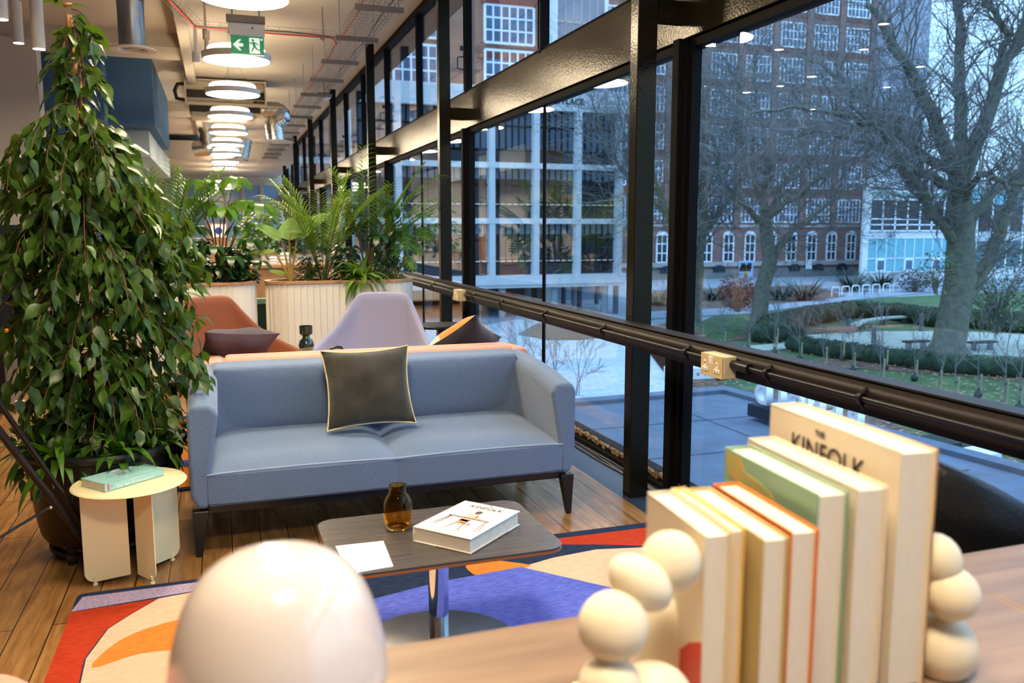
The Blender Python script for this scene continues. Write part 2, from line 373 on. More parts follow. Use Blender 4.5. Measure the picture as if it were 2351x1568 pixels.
# ---- dado rail with conduit
r = thing('guard_rail', 'long black steel rail running in front of the columns along the glazing', 'rail', (1.8, 0, 0))
MB().box(-.03, .035, ya, 31, .815, .87).box(-.012, .035, ya, 31, .755, .815).box(-.035, -.03, ya, 31, .862, .87).build('rail_beam', 'rail', r, bevel=.003, bseg=2)
c = thing('conduit', 'slim black cable conduit clipped along the guard rail', 'conduit', (1.752, 0, .812))
MB().tube([(0, ya, 0), (0, 2.59, 0)], .0092, 12).tube([(0, 2.76, 0), (0, 6.17, 0)], .0092, 12).tube([(0, 6.33, 0), (0, 24, 0)], .0092, 12).build('pipe', 'blackm', c, smooth=True)
MB().tube([(0, 2.5, 0), (0, 2.6, 0)], .018, 12).build('coupling', 'blackm', c, smooth=True)
for y in [.6, 1.3, 1.95, 2.40, 2.93, 3.72, 4.5, 5.3, 5.95, 6.45, 7.2]:
    MB().tube([(0, y-.008, 0), (0, y+.008, 0)], .017, 10).tube([(0.0, y, .012), (.02, y, .03)], .006, 6).tube([(.004, y, -.02), (.012, y, -.034)], .005, 6).build('clip', 'blackm', c)
def socket(y0, label):
    s = thing('power_socket', label, 'socket', (1.745, y0, .80), group=None)
    MB().box(-.035, .022, 0, .146, -.043, .043).build('back_box', mat('socket_box', (214, 196, 150), .45), s, bevel=.006)
    MB().box(-.040, -.034, 0.001, .145, -.042, .042).build('face_plate', mat('socket_plate', (196, 172, 122), .4), s, bevel=.002)
    wm_ = mat('socket_white', (240, 232, 212), .5)
    for dy in (.033, .113):
        o = MB().box(-.043, -.040, dy-.006, dy+.006, -.008, .018).box(-.043, -.040, dy-.018, dy+.018, -.022, -.008).build('outlet', wm_, s)
        MB().box(-.044, -.043, dy-.002, dy+.002, .004, .012).box(-.044, -.043, dy-.011, dy-.006, -.018, -.014).box(-.044, -.043, dy+.006, dy+.011, -.018, -.014).build('pin_hole', 'ink', o)
    for dy in (.066, .080):
        MB().hexa([(-.041, dy-.006, .008), (-.041, dy+.006, .008), (-.045, dy+.006, .034), (-.045, dy-.006, .034), (-.040, dy-.006, .006), (-.040, dy+.006, .006), (-.040, dy+.006, .036), (-.040, dy-.006, .036)]).build('switch', wm_, s)
    return s
socket(2.60, 'beige double power socket on the rail, the near one by the tall books')
socket(6.18, 'small looking beige double socket on the rail beyond the sofas')
# cable lying on the slate strip
cb = MB()
for k, off in enumerate((0, .02, .035)):
    cb.tube([(1.99+off+.012*sin(i*1.3+k*2), 3.3+i*.3, .006) for i in range(12)], .005, 6)
tag(cb.build('loose_cables', 'blackp'), 'loose black cables lying on the floor along the bottom of the glazing', 'cable')
rc = MB()
rnd = random.Random(3)
for i in range(120):
    y = 3.1+i*.03; rc.cbox((2.085+rnd.uniform(-.006, .006), y, .045+rnd.uniform(-.004, .008)), (.02, .034, .016+rnd.uniform(0, .012)), Matrix.Rotation(rnd.uniform(-.4, .4), 3, 'X'))
struct('trim_82', rc, mat('crumbling_putty', (120, 92, 56), .8, var=.4, vs=40))

# ------------------------------------------------------------------ pendants
LX, LZ, LD = .235, 2.875, .31
def pendant():
    t = thing('pendant_light', '', 'pendant light', (LX, 0, LZ), group='row of round pendant lights')
    MB().lathe([(.298, 0), (.31, .002), (.315, .06), (.298, .06), (.298, 0)], n=56).build('rim', 'white', t, smooth=True)
    MB().lathe([(0, -.001), (.298, -.001), (.298, .012), (0, .012)], n=56).build('diffuser', 'lamp', t)
    MB().lathe([(.262, .062), (.262, .105), (.25, .115), (0, .115)], n=56).build('upper_glow', 'lampup', t)
    MB().lathe([(0, .116), (.25, .116), (.25, .128), (0, .128)], n=40).build('top_plate', 'white', t)
    w = MB()
    for a in (0, 120, 240): w.tube([(.2*cos(radians(a)), .2*sin(radians(a)), .12), (0, 0, .45)], .0015, 4)
    w.tube([(0, 0, .45), (0, 0, ZC-LZ)], .002, 4)
    w.build('suspension_wire', 'wire', t)
    MB().cyl((0, 0), .04, ZC-LZ-.03, ZC-LZ-.001, 20).build('ceiling_rose', 'white', t)
    return t
P0 = pendant()
ys = [.2, 2.3, 4.3, 6.34, 8.62]+[10.76+2.12*k for k in range(9)]
for i, y in enumerate(ys):
    o = P0 if i == 0 else copy_tree(P0)
    o.location = (LX, y, LZ if y < 24 else 2.55)
    if i < 3: relabel(o, 'round glowing pendant overhead, %s of the three above and behind the camera' % ORD[i])
    else: relabel(o, 'round glowing ceiling pendant over the walkway, %s one in view counting from the camera' % ORD[i-3])
# cylinder spotlights in the left bay
def spot():
    t = thing('cylinder_spotlight', '', 'spotlight', (0, 0, 0), group='hanging white cylinder spotlights')
    MB().lathe([(.046, 0), (.05, 0), (.05, .40), (0, .40), (0, .395), (.046, .39)], n=28, closed=True).build('housing', 'white', t, smooth=True)
    MB().lathe([(0, .004), (.045, .004), (.045, .01), (0, .01)], n=28).build('lens', mat('spot_lens', (255, 240, 220), .5, emit=LAMP_COL, estr=60), t)
    MB().tube([(0, 0, .40), (0, 0, .62)], .004, 6).build('rod', 'wire', t)
    return t
sp = spot()
sq = at_y(2, 45, 7.2)
spots = [(sq.x, sq.y, sq.z, 'white cylinder spotlight, lit, cut by the upper left corner'), (at_y(90, 113, 8.2).x, 8.2, at_y(90, 113, 8.2).z, 'white cylinder spotlight hanging just left of the ficus tip')]
# further spotlights of the same kind: the photograph shows them only as reflections in the glazing
for k, (px, py, dz) in enumerate([(1788, 98, 8.7), (1982, 111, 8.7), (2030, 13, 7.6), (1614, 157, 10.9), (1792, 167, 10.9), (2036, 178, 11.0), (1867, 215, 13.0), (2114, 120, 9.6), (1700, 240, 14.5)]):
    v = V((0, 0, EYE))+ray(px, py)*dz; v.x = 4.22-v.x
    spots.append((v.x, v.y, min(v.z, 3.14), 'lit white cylinder spotlight of the left bay, %s of those mirrored in the glass' % ORD[k]))
for i, (x, y, z, l) in enumerate(spots):
    o = sp if i == 0 else copy_tree(sp)
    o.location = (x, y, z); relabel(o, l)
    for c_ in kids(o):
        if c_.name.startswith('rod'): c_.scale = (1, 1, 1)
# ------------------------------------------------------------------ ceiling services
def bracket(y, x0=1.18, x1=1.60, z=3.2):
    t = thing('tray_bracket', '', 'bracket', ((x0+x1)/2, y, z), group='grey brackets carrying the cable tray')
    h = (x1-x0)/2
    MB().box(-h, h, -.02, .02, -.042, 0).build('channel', 'strut', t, bevel=.003)
    for s_ in (-1, 1):
        MB().tube([(s_*(h-.04), 0, -.065), (s_*(h-.04), 0, ZC-z)], .004, 6).build('rod', 'wire', t)
    return t
br = bracket(7.5)
for i in range(14):
    o = br if i == 0 else copy_tree(br); o.location = ((1.18+1.60)/2, 7.5+1.24*i-.0, 3.2)
    relabel(o, 'grey channel bracket under the wire cable tray, %s counting from the camera' % ORD[i])
def basket(p0, p1, w, h, name, label):
    p0 = V(p0); p1 = V(p1); d = (p1-p0); L_ = d.length; d.normalize(); s_ = V((d.y, -d.x, 0)); t = MB()
    for k in range(5): o = s_*(-w/2+w*k/4); t.tube([p0+o, p1+o], .0025, 4)
    for sg in (-1, 1):
        t.tube([p0+s_*sg*w/2+V((0, 0, h)), p1+s_*sg*w/2+V((0, 0, h))], .0025, 4)
    n = int(L_/.11)
    for k in range(n+1):
        q = p0+d*(L_*k/n); t.tube([q-s_*w/2+V((0, 0, h)), q-s_*w/2, q+s_*w/2, q+s_*w/2+V((0, 0, h))], .002, 4)
    o = t.build(name, 'wire'); tag(o, label, 'cable tray'); return o
basket((1.30, 4.0, 3.21), (1.30, 24, 3.21), .14, .05, 'cable_tray', 'long wire basket tray nearer the room above the brackets, carrying red cable')
basket((1.49, 4.0, 3.21), (1.49, 24, 3.21), .14, .05, 'cable_tray', 'long wire basket tray nearer the windows above the brackets')
rnd = random.Random(5)
def cable(name, m, pts, r, label, wob=.015, cat='cable'):
    P = []
    for a, b_ in zip(pts, pts[1:]):
        a, b_ = V(a), V(b_); n = max(2, int((b_-a).length/.4))
        for k in range(n): P.append(a.lerp(b_, k/n)+V((rnd.uniform(-wob, wob), 0, rnd.uniform(0, wob))))
    P.append(V(pts[-1])); o = MB().tube(P, r, 6).build(name, m, smooth=True); return tag(o, label, cat)
cable('red_cable', 'red', [(1.27, 4, 3.235), (1.27, 24, 3.235)], .007, 'red cable running along the long wire tray')
cable('grey_cable', 'blackp', [(1.51, 4, 3.235), (1.51, 24, 3.235)], .006, 'dark cable running along the tray nearest the windows')
ta = at_y(452, 85, 9.3); tb = at_y(775, 108, 9.3)
tz = 3.3
basket((ta.x, 9.3, tz), (1.25, 9.3, tz), .12, .05, 'cable_tray', 'wire basket tray crossing the ceiling behind the exit sign')
basket((ta.x, 9.3, tz), (-1.3, 5.0, 3.6), .12, .05, 'cable_tray', 'wire basket tray climbing diagonally to the upper left')
cable('red_cable', 'red', [(-1.25, 5.0, 3.6), (ta.x, 9.24, tz-.02), (1.2, 9.24, tz-.02), (1.27, 9.3, 3.23)], .007, 'red cable hung below the crossing wire tray')
cable('black_cable', 'blackp', [(-1.3, 5.0, 3.62), (ta.x, 9.3, tz+.01), (1.2, 9.3, tz+.01)], .006, 'black cable laid in the crossing wire tray')
cable('red_conduit_line', 'red', [(-4.2, 10.0, 3.752), (-.36, 10.0, 3.752)], .006, 'thin red line of cable across the left hand ceiling', 0)
for k, (px, py) in enumerate([(470, 75), (742, 95)]):
    p = at_y(px, py, 9.3); t = MB().tube([(p.x, 9.3, tz-.05), (p.x, 9.3, 3.6)], .005, 6).box(p.x-.02, p.x+.02, 9.22, 9.38, tz-.02, tz)
    tag(t.build('hanger_rod', 'strut'), ['threaded hanger left of the exit sign holding the crossing tray', 'threaded hanger right of the exit sign holding the crossing tray'][k], 'hanger')
p = at_y(474, 92, 9.3); t = MB().cyl((p.x, 9.3), .035, 3.19, 3.27, 12).cyl((p.x, 9.3), .022, 3.02, 3.19, 12).cyl((p.x, 9.3), .008, 2.98, 3.02, 8).cyl((p.x, 9.3), .006, 3.27, 3.6, 6)
tag(t.build('cable_gripper', 'strut'), 'small metal sensor hanging from the tray left of the exit sign', 'sensor')
# exit sign
ex = thing('exit_sign', 'green running man exit sign with arrow hanging below the ceiling', 'exit sign', (.30, 7.78, 2.93), 0)
grn = mat('sign_green', (22, 132, 84), .4, emit=srgb(22, 132, 84), estr=.5); swh = mat('sign_white', (245, 248, 240), .4, emit=(.9, 1, .9), estr=.6)
MB().box(-.145, .150, -.02, .03, 0.0, .105).build('housing', 'white', ex, bevel=.008)
MB().box(-.16, .155, -.035, .045, .105, .165).build('mounting_channel', 'strut', ex, bevel=.003)
for s_ in (-.11, .11): MB().tube([(s_, 0, .16), (s_, 0, .67)], .007, 8).build('rod', 'wire', ex)
MB().box(-.13, .14, -.006, .006, -.15, .0).build('panel', grn, ex)
MB().box(-.13, .14, -.008, .008, -.156, -.15).build('light_strip', swh, ex)
def flat(poly, y, dy=.003): return MB().prism(poly, 0, dy, lambda a, b_, c_: (a, y-c_, b_))
flat([(-.115, -.075), (-.065, -.03), (-.045, -.03), (-.072, -.062), (-.03, -.062), (-.03, -.088), (-.072, -.088), (-.045, -.12), (-.065, -.12)], -.007).build('arrow', swh, ex)
flat([(.02, -.012), (.105, -.012), (.105, -.14), (.02, -.14)], -.007).build('door_symbol', swh, ex)
man = MB()
man.add([], [])
def limb(mb, a, b_, w):
    a = V((a[0], 0, a[1])); b_ = V((b_[0], 0, b_[1])); d = (b_-a).normalized(); s_ = V((-d.z, 0, d.x))*w/2
    o = [a-s_, b_-s_, b_+s_, a+s_]; mb.prism([(q.x, q.z) for q in o], 0, .003, lambda x, y, z: (x, -.0105-z, y))
man.prism([(.05+.010*cos(t*pi/6), -.032+.010*sin(t*pi/6)) for t in range(12)], 0, .003, lambda x, y, z: (x, -.0105-z, y))
for a, b_, w in [((.052, -.046), (.062, -.080), .02), ((.05, -.05), (.03, -.062), .008), ((.03, -.062), (.024, -.048), .007), ((.056, -.05), (.082, -.058), .008), ((.082, -.058), (.09, -.072), .007),
                 ((.062, -.078), (.048, -.105), .011), ((.048, -.105), (.036, -.128), .009), ((.064, -.078), (.078, -.104), .011), ((.078, -.104), (.108, -.112), .009)]: limb(man, a, b_, w)
man.build('running_man', grn, ex)
flat([(.121+.009*cos(t*pi/6), -.022+.009*sin(t*pi/6)) for t in range(12)], -.007).build('round_mark', swh, ex)
MB().prism([(.05+.007*cos(t*pi/6), .065+.007*sin(t*pi/6)) for t in range(12)], 0, .002, lambda x, y, z: (x, -.021-z, y)).build('badge', 'ink', ex)
# spiral duct with diffuser
dp = at_y(304, 100, 9.4)
d = thing('air_duct', 'vertical galvanised spiral duct with round white diffuser behind the ficus tip', 'duct', (dp.x, 9.4, 3.06))
q = MB().lathe([(.125, .03), (.125, .45), (.128, .455), (.125, .46), (.125, .74)], n=32); q.build('pipe', 'galv', d, smooth=True)
MB().lathe([(.215, 0), (.215, .012), (.12, .03), (.12, .02), (.14, 0)], n=40, closed=True).build('diffuser', 'white', d, smooth=True)
MB().lathe([(0, .01), (.05, 0), (.05, .012), (.08, .02), (.08, .03), (0, .03)], n=30).build('diffuser_core', 'beigem', d, smooth=True)
# fan coil unit
fc = thing('fan_coil_unit', 'beige open fronted fan coil unit hung under the ceiling behind the pendants', 'air conditioning unit', (at_y(520, 240, 14).x, 14, at_y(520, 240, 14).z))
fc.scale = (1.08, 1.08, 1.05)
MB().box(-.55, .55, 0, .7, 0, .02).box(-.55, .55, 0, .7, .33, .35).box(-.55, -.53, 0, .7, .02, .33).box(.53, .55, 0, .7, .02, .33).box(-.55, .55, .69, .7, .02, .33).build('casing', 'beigem', fc)
MB().box(-.53, .53, .12, .14, .10, .21).build('intake', 'dark', fc)
MB().box(-.53, .53, .15, .17, .02, .33).build('back_panel', 'beigem', fc)
MB().hexa([(-.52, .0, -.02), (.75, 0, -.02), (.75, .7, -.02), (-.52, .7, -.02), (-.55, -.02, 0), (.78, -.02, 0), (.78, .7, 0), (-.55, .7, 0)]).build('tray', 'beigem', fc)
MB().box(-.50, .46, .03, .6, -.10, -.02).build('underside', 'dark', fc)
MB().box(-.48, .4, .1, .6, -.17, -.10).build('lower_panel', 'beigem', fc, bevel=.01)
MB().tube([(-.55, .1, .28), (-.64, .1, .27), (-.68, .1, .18), (-.66, .1, .07), (-.55, .1, .05)], .028, 10).build('pipe', 'blackp', fc, smooth=True)
for s_ in (-.54, .54): MB().tube([(s_, .1, .35), (s_, .1, .55)], .005, 6).build('rod', 'wire', fc)
def foil(pts, r, label, disc=None):
    t = thing('flexible_duct', label, 'duct', pts[0]); o0 = V(pts[0]); P = []
    for a, b_ in zip(pts, pts[1:]):
        for k in range(10): P.append(V(a).lerp(V(b_), k/10)-o0)
    P.append(V(pts[-1])-o0)
    MB().tube(P, [r*(1+.07*(i % 2)) for i in range(len(P))], 18).build('foil_sleeve', 'foil', t, smooth=True)
    if disc: MB().lathe([(0, -.01), (r*2.2, 0), (r*1.2, .03), (0, .03)], c=tuple(V(disc)-o0), n=32).build('diffuser', 'white', t)
    return t
f1 = at_y(650, 255, 14.2); f2 = at_y(628, 285, 14.2); f3 = at_y(634, 326, 14.2)
foil([(f1.x-.45, 14.2, f1.z), (f1.x-.08, 14.2, f1.z), (f1.x, 14.2, f1.z-.08), (f2.x, 14.2, f2.z), (f3.x, 14.2, f3.z)], .13, 'crinkled foil duct dropping to a white disc right of the fan coil unit', (f3.x, 14.2, f3.z))
g1 = at_y(472, 262, 20); g2 = at_y(480, 340, 20); 
foil([(g1.x, 20, 3.42), (g1.x, 20, g1.z), (g2.x-.02, 20, g2.z), (g2.x-.3, 20.1, g2.z-.02)], .16, 'crinkled foil duct bending left below the fan coil unit')
h1 = at_y(560, 285, 21); h2 = at_y(552, 366, 21)
foil([(h1.x, 21, 3.40), (h2.x, 21, h2.z)], .17, 'foil duct partly hidden behind the middle pendants', (h2.x, 21, h2.z))
# small speakers / sensor
p = at_y(745, 222, 13.5)
t = thing('dome_camera', 'small black and white dome camera at the head of a column', 'camera', (p.x, 13.5, p.z)); MB().lathe([(0, .05), (.11, .05), (.12, .02), (.11, 0), (0, 0)], n=24).build('body', 'blackp', t); MB().ball((0, 0, 0), .1, (1, 1, .5)).build('dome', 'white', t, smooth=True); MB().tube([(0, 0, .05), (0, 0, 3.6-p.z)], .008, 6).build('rod', 'strut', t)
p = at_y(451, 133, 10.2); tag(MB().cyl((p.x, 10.2), .045, p.z-.05, p.z+.06, 16).box(p.x-.02, p.x+.02, 10.18, 10.22, p.z+.06, 3.5).build('ceiling_speaker', 'white', bevel=.01), 'small white cylinder speaker under the beam left of a pendant', 'speaker')
# ------------------------------------------------------------------ sofas
def sofa(label, m, loc, rz, group=None):
    t = thing('sofa', label, 'sofa', loc, rz)
    for s_, nm in ((-1, 'armrest'), (1, 'armrest')):
        def P(x, y, z): return (s_*x, y, z)
        a = MB()
        st = [(0.0, .615), (.25, .655), (.52, .672), (.71, .678)]
        for (y0, z0), (y1, z1) in zip(st, st[1:]):
            pass
        ring = []
        for k, (y, z) in enumerate(st):
            ib = .755; it = .705
            ring += [P(.80, y, .20), P(.823, y, .26), P(.825, y, z-.03), P(.80, y, z), P(it+.03, y, z), P(it, y, z-.035), P(ib-.01, y, .34), P(ib, y, .20)]
        n = 8; fs = [tuple(range(n-1, -1, -1)), tuple(range(3*n, 4*n))]
        for k in range(3):
            for j in range(n): fs.append((k*n+j, k*n+(j+1) % n, (k+1)*n+(j+1) % n, (k+1)*n+j))
        a.add(ring, fs); a.build(nm, m, t, bevel=.018, bseg=4)
    b = MB(); b.hexa([(-.80, .53, .2), (.80, .53, .2), (.80, .71, .2), (-.80, .71, .2), (-.72, .505, .675), (.72, .505, .675), (.74, .70, .69), (-.74, .70, .69)])
    # softly puffed front of the back
    bk = MB(); nx, nz = 24, 8; vs = []
    for i in range(nx+1):
        for j in range(nz+1):
            u = i/nx*2-1; w = j/nz; x = u*.722; z = .37+w*.315; puff = (1-u**8)*(1-(2*w-1)**4)*.028
            vs.append((x, .535-.03*w-puff, z))
    fs = [(i*(nz+1)+j, (i+1)*(nz+1)+j, (i+1)*(nz+1)+j+1, i*(nz+1)+j+1) for i in range(nx) for j in range(nz)]
    for v in list(vs): pass
    o = len(vs); vs2 = [(x, .68, z) for x, y, z in vs]; 
    per = [(i*(nz+1)) for i in range(nx+1)] + [nx*(nz+1)+j for j in range(1, nz+1)] + [i*(nz+1)+nz for i in range(nx-1, -1, -1)] + [j for j in range(nz-1, 0, -1)]
    fs += [(per[(k+1) % len(per)], per[k], o+per[k], o+per[(k+1) % len(per)]) for k in range(len(per))]
    fs += [tuple(o+i for i in (i_*(nz+1)+j, i_*(nz+1)+j+1, (i_+1)*(nz+1)+j+1, (i_+1)*(nz+1)+j)) for i_ in range(nx) for j in range(nz)]
    b.build('back_shell', m, t, bevel=.03, bseg=4)
    MB().add(vs + vs2, fs).build('backrest', m, t, bevel=.02, bseg=3)
    # seat base with front face
    MB().hexa([(-.758, .004, .205), (.758, .004, .205), (.758, .6, .205), (-.758, .6, .205), (-.758, 0, .33), (.758, 0, .33), (.758, .6, .36), (-.758, .6, .36)]).build('seat_base', m, t, bevel=.008)
    for s_ in (-1, 1):
        c = MB(); nx, ny = 16, 16; vs = []; x0, x1 = (0.0, .757) if s_ > 0 else (-.757, 0.0)
        for i in range(nx+1):
            for j in range(ny+1):
                u, w = i/nx, j/ny; x = x0+(x1-x0)*u; y = -.002+w*.56
                e1 = 1-abs(2*u-1)**7; e2 = 1-abs(2*w-1)**6 if w < .5 else 1
                z = .335+.018*w+.034*min(1, e1*1.1)*min(1, e2*1.1)+.012*(1-abs(2*u-1)**2)*e2
                vs.append((x, y-.012*e1*(w < .05), z))
        fs = [(i*(ny+1)+j, (i+1)*(ny+1)+j, (i+1)*(ny+1)+j+1, i*(ny+1)+j+1) for i in range(nx) for j in range(ny)]
        o = len(vs); per = [(i*(ny+1)) for i in range(nx+1)] + [nx*(ny+1)+j for j in range(1, ny+1)] + [i*(ny+1)+ny for i in range(nx-1, -1, -1)] + [j for j in range(ny-1, 0, -1)]
        vs2 = [(vs[p][0], vs[p][1], .22) for p in per]; 
        fs += [(per[(k+1) % len(per)], per[k], o+k, o+(k+1) % len(per)) for k in range(len(per))]
        c.add(vs+vs2, fs); c.build('seat_cushion', m, t, smooth=True)
    # piping along the front edge and arm front
    MB().tube([(-.757, -.004, .338)]+[(-.757+1.514*k/30, -.008, .342+.006*abs(sin(k/30*2*pi))) for k in range(1, 30)]+[(.757, -.004, .338)], .0035, 6).build('piping', mat('sofa_piping', (150, 172, 200) if m == 'sofa' else (240, 170, 140), .8), t)
    MB().box(-.79, .79, .03, .69, .168, .205).build('frame', 'blackm', t, bevel=.006)
    for sx in (-1, 1):
        for y in (.012, .66):
            x = sx*.80
            MB().hexa([(x-.012, y, 0), (x+.012, y, 0), (x+.012, y+.028, 0), (x-.012, y+.028, 0), (x-(.045 if sx > 0 else .02), y-.006, .19), (x+(.02 if sx > 0 else .045), y-.006, .19), (x+(.02 if sx > 0 else .045), y+.04, .19), (x-(.045 if sx > 0 else .02), y+.04, .19)]).build('leg', 'blackm', t, bevel=.006)
    return t
sofa('blue grey woven two cushion sofa with slim black legs', 'sofa', (.675, 3.445, 0), 0)
sofa('salmon pink sofa standing back to back behind the blue sofa', 'pink', (.725, 4.90, 0), pi)
SB = 4.2

def cushion(name, w, h, t_, n=18, p=2.4, crump=.0, seed=1, pinch=.10):
    rr = random.Random(seed); ph = [rr.uniform(0, 6) for _ in range(6)]
    vs = []
    for sgn in (1, -1):
        for i in range(n+1):
            for j in range(n+1):
                u, v = i/n*2-1, j/n*2-1
                fx = 1-pinch*(1-abs(v)**2)*abs(u)**3; fz = 1-pinch*(1-abs(u)**2)*abs(v)**3
                th = (max(0, 1-abs(u)**p)*max(0, 1-abs(v)**p))**.5*t_/2
                th *= 1+crump*(sin(5*u+3*v+ph[0])+sin(7*v-4*u+ph[1])*.6)
                vs.append((u*w/2*fx, sgn*th, v*h/2*fz))
    N = (n+1)*(n+1); fs = []
    for i in range(n):
        for j in range(n):
            a, b, c, d = i*(n+1)+j, (i+1)*(n+1)+j, (i+1)*(n+1)+j+1, i*(n+1)+j+1
            fs.append((a, d, c, b)); fs.append((N+a, N+b, N+c, N+d))
    return MB().add(vs, fs)
def edge_loop(w, h, n=14, pinch=.10):
    P = []
    for a in range(4):
        for k in range(n):
            s_ = k/n*2-1
            u, v = [(s_, -1), (1, s_), (-s_, 1), (-1, -s_)][a]
            fx = 1-pinch*(1-abs(v)**2)*abs(u)**3; fz = 1-pinch*(1-abs(u)**2)*abs(v)**3
            P.append((u*w/2*fx, 0, v*h/2*fz))
    P.append(P[0]); return P
t = thing('cushion', 'dark olive square cushion with cream piping leaning on the blue sofa', 'cushion', (.62, 3.80, .585))
t.rotation_euler = (radians(-19), radians(-1), radians(1))
cushion('c', .40, .36, .13, crump=.09).build('cover', 'olive', t, smooth=True, merge=True)
rr = random.Random(4); L_ = edge_loop(.405, .365)
MB().tube([(x, y+rr.uniform(-.004, .004), z) for x, y, z in L_], .0035, 6).build('piping', 'piping', t)
t = thing('cushion', 'mauve grey cushion lying over the left arm of the pink sofa', 'cushion', (.07, 4.58, .70))
t.rotation_euler = (radians(62), radians(4), radians(8))
cushion('c', .37, .36, .13, crump=.1, seed=5).build('cover', mat('mauve_velvet', (82, 74, 84), .9, var=.15, vs=10), t, smooth=True, merge=True)
# orange / navy cushion standing at right end of pink sofa
t = thing('cushion', 'orange and navy cushion standing at the right end of the pink sofa', 'cushion', (1.29, 4.55, .665))
t.rotation_euler = (radians(58), radians(-34), radians(-26))
c = cushion('c', .34, .36, .17, crump=.04, seed=7)
N = 19*19
for k, f in enumerate(c.f):
    x = sum(c.v[i][0] for i in f)/4; z = sum(c.v[i][2] for i in f)/4; y = sum(c.v[i][1] for i in f)/4
    c.mi[k] = 1 if y < 0 else (0 if x > -.07 else 2)
c.build('cover', [mat('orange_velvet', (226, 130, 56), .85, sheen=.3), mat('navy_velvet', (16, 24, 40), .85, sheen=.3), mat('cream_velvet', (206, 196, 184), .85)], t, smooth=True, merge=True)

# ------------------------------------------------------------------ lounge chairs
def egg(label, m, loc, rz):
    t = thing('lounge_chair', label, 'armchair', loc, rz)
    half = [(.0, .315, .915), (.13, .31, .912), (.165, .30, .895), (.215, .24, .80), (.27, .15, .70), (.32, .03, .635), (.345, -.09, .595), (.335, -.17, .555), (.29, -.225, .49), (.22, -.25, .43)]
    rim = [(-x, y, z) for x, y, z in reversed(half[1:])] + half
    R = []
    for a_, b_ in zip(rim, rim[1:]):
        for k in range(2): R.append(V(a_).lerp(V(b_), k/2))
    R.append(V(rim[-1])); nv = 7; vs = []
    for p in R:
        base = V((p.x*.55, p.y*.50-.02, .335))
        for j in range(nv+1):
            v = j/nv; q = base.lerp(p, v); out = V((p.x, p.y, 0)).normalized() if (p.x or p.y) else V((0, 1, 0))
            q += out*(.055*sin(pi*v)**.8); q.z = .335+(p.z-.335)*v**1.25; vs.append(tuple(q))
    nu = len(R)-1
    fs = [(i*(nv+1)+j, (i+1)*(nv+1)+j, (i+1)*(nv+1)+j+1, i*(nv+1)+j+1) for i in range(nu) for j in range(nv)]
    MB().add(vs, fs).build('shell', m, t, smooth=True, solid=.04, sub=1)
    MB().lathe([(0, -.02), (.22, -.02), (.25, .02), (.24, .06), (.15, .085), (0, .088)], c=(0, -.04, .36), n=32).build('seat_cushion', m, t, smooth=True)
    MB().lathe([(0, -.05), (.14, -.04), (.20, .0), (.20, .02), (0, .02)], c=(0, -.02, .33), n=32).build('shell_base', m, t, smooth=True)
    MB().cyl((0, 0), .03, .04, .29, 16).build('column', 'blackm', t)
    for a in (45, 135, 225, 315):
        MB().tube([(0, 0, .06), (.27*cos(radians(a)), .27*sin(radians(a)), .018)], .016, 8).build('leg', 'blackm', t)
    return t
egg('lilac grey upholstered shell armchair in front of the right planter', 'lilac', (.85, 5.0, 0), radians(-22))
egg('rust orange upholstered shell armchair partly behind the ficus', 'orange', (.09, 5.02, 0), radians(34))
# little black thing on lilac chair arm side
hb_ = MB(); q = at_y(771, 800, 4.95); hb_.tube([(q.x-.03, 4.95, q.z-.03), (q.x-.025, 4.95, q.z), (q.x, 4.95, q.z+.008), (q.x+.03, 4.95, q.z+.004), (q.x+.045, 4.95, q.z-.02)], .01, 8)
tag(hb_.build('headset', 'blackp', smooth=True), 'small black curled headset on the low table behind the sofa backs', 'headset')
# low table between the chairs
t = thing('low_table', 'low table hidden behind the sofas carrying the green vase', 'table', (.52, 5.0, 0))
MB().cyl((0, 0), .30, .50, .52, 40).build('tabletop', 'cream', t); MB().cyl((0, 0), .03, .02, .50, 16).build('column', 'blackm', t); MB().cyl((0, 0), .18, 0, .02, 30).build('base', 'blackm', t)
v1 = at_y(702, 748, 5.0); v0z = .52; H_ = v1.z-v0z
prof = [(0, 0), (.045, 0), (.050, .01), (.050, .028), (.040, .05), (.030, .058), (.036, .068), (.040, .085), (.034, .105), (.020, .115), (.018, .125), (.033, .135), (.034, .17), (.031, .17), (.030, .138), (0, .138)]
k_ = H_/.17
MBv = MB().lathe([(r_*1.12, z_*k_) for r_, z_ in prof], n=40)
o = MBv.build('vase', 'green_gl', smooth=True); o.location = (v1.x, 5.0, v0z); tag(o, 'glossy dark green glass vase in three stacked bulbs', 'vase')
# side tables
q = at_y(1013, 747, 5.6)
t = thing('side_table', 'small black rounded side table by the glazing behind the lilac chair', 'side table', (q.x, 5.6, 0))
MB().prism(rrect(-.155, .155, -.155, .155, .10), q.z-.012, q.z+.008).build('tabletop', 'blackm', t, bevel=.008)
MB().hexa([(-.03, -.02, .01), (.03, -.02, .01), (.03, .02, .01), (-.03, .02, .01), (-.03, -.02, q.z-.012), (.03, -.02, q.z-.012), (.03, .02, q.z-.012), (-.03, .02, q.z-.012)]).build('column', 'blackm', t)
MB().prism(rrect(-.14, .14, -.14, .14, .06), 0, .012).build('base', 'blackm', t)
q = at_y(392, 838, 4.9)
t = thing('side_table', 'olive grey round side table on black frame between ficus and pink sofa', 'side table', (-.30, 4.9, 0))
MB().cyl((0, 0), .185, .500, .512, 48).build('tabletop', mat('olive_linoleum', (140, 132, 108), .5), t)
MB().lathe([(.18, 0), (.185, 0), (.185, .018), (.18, .018)], c=(0, 0, .482), n=48, closed=True).box(-.18, .18, -.012, .012, .475, .482).build('ring_frame', 'blackm', t)
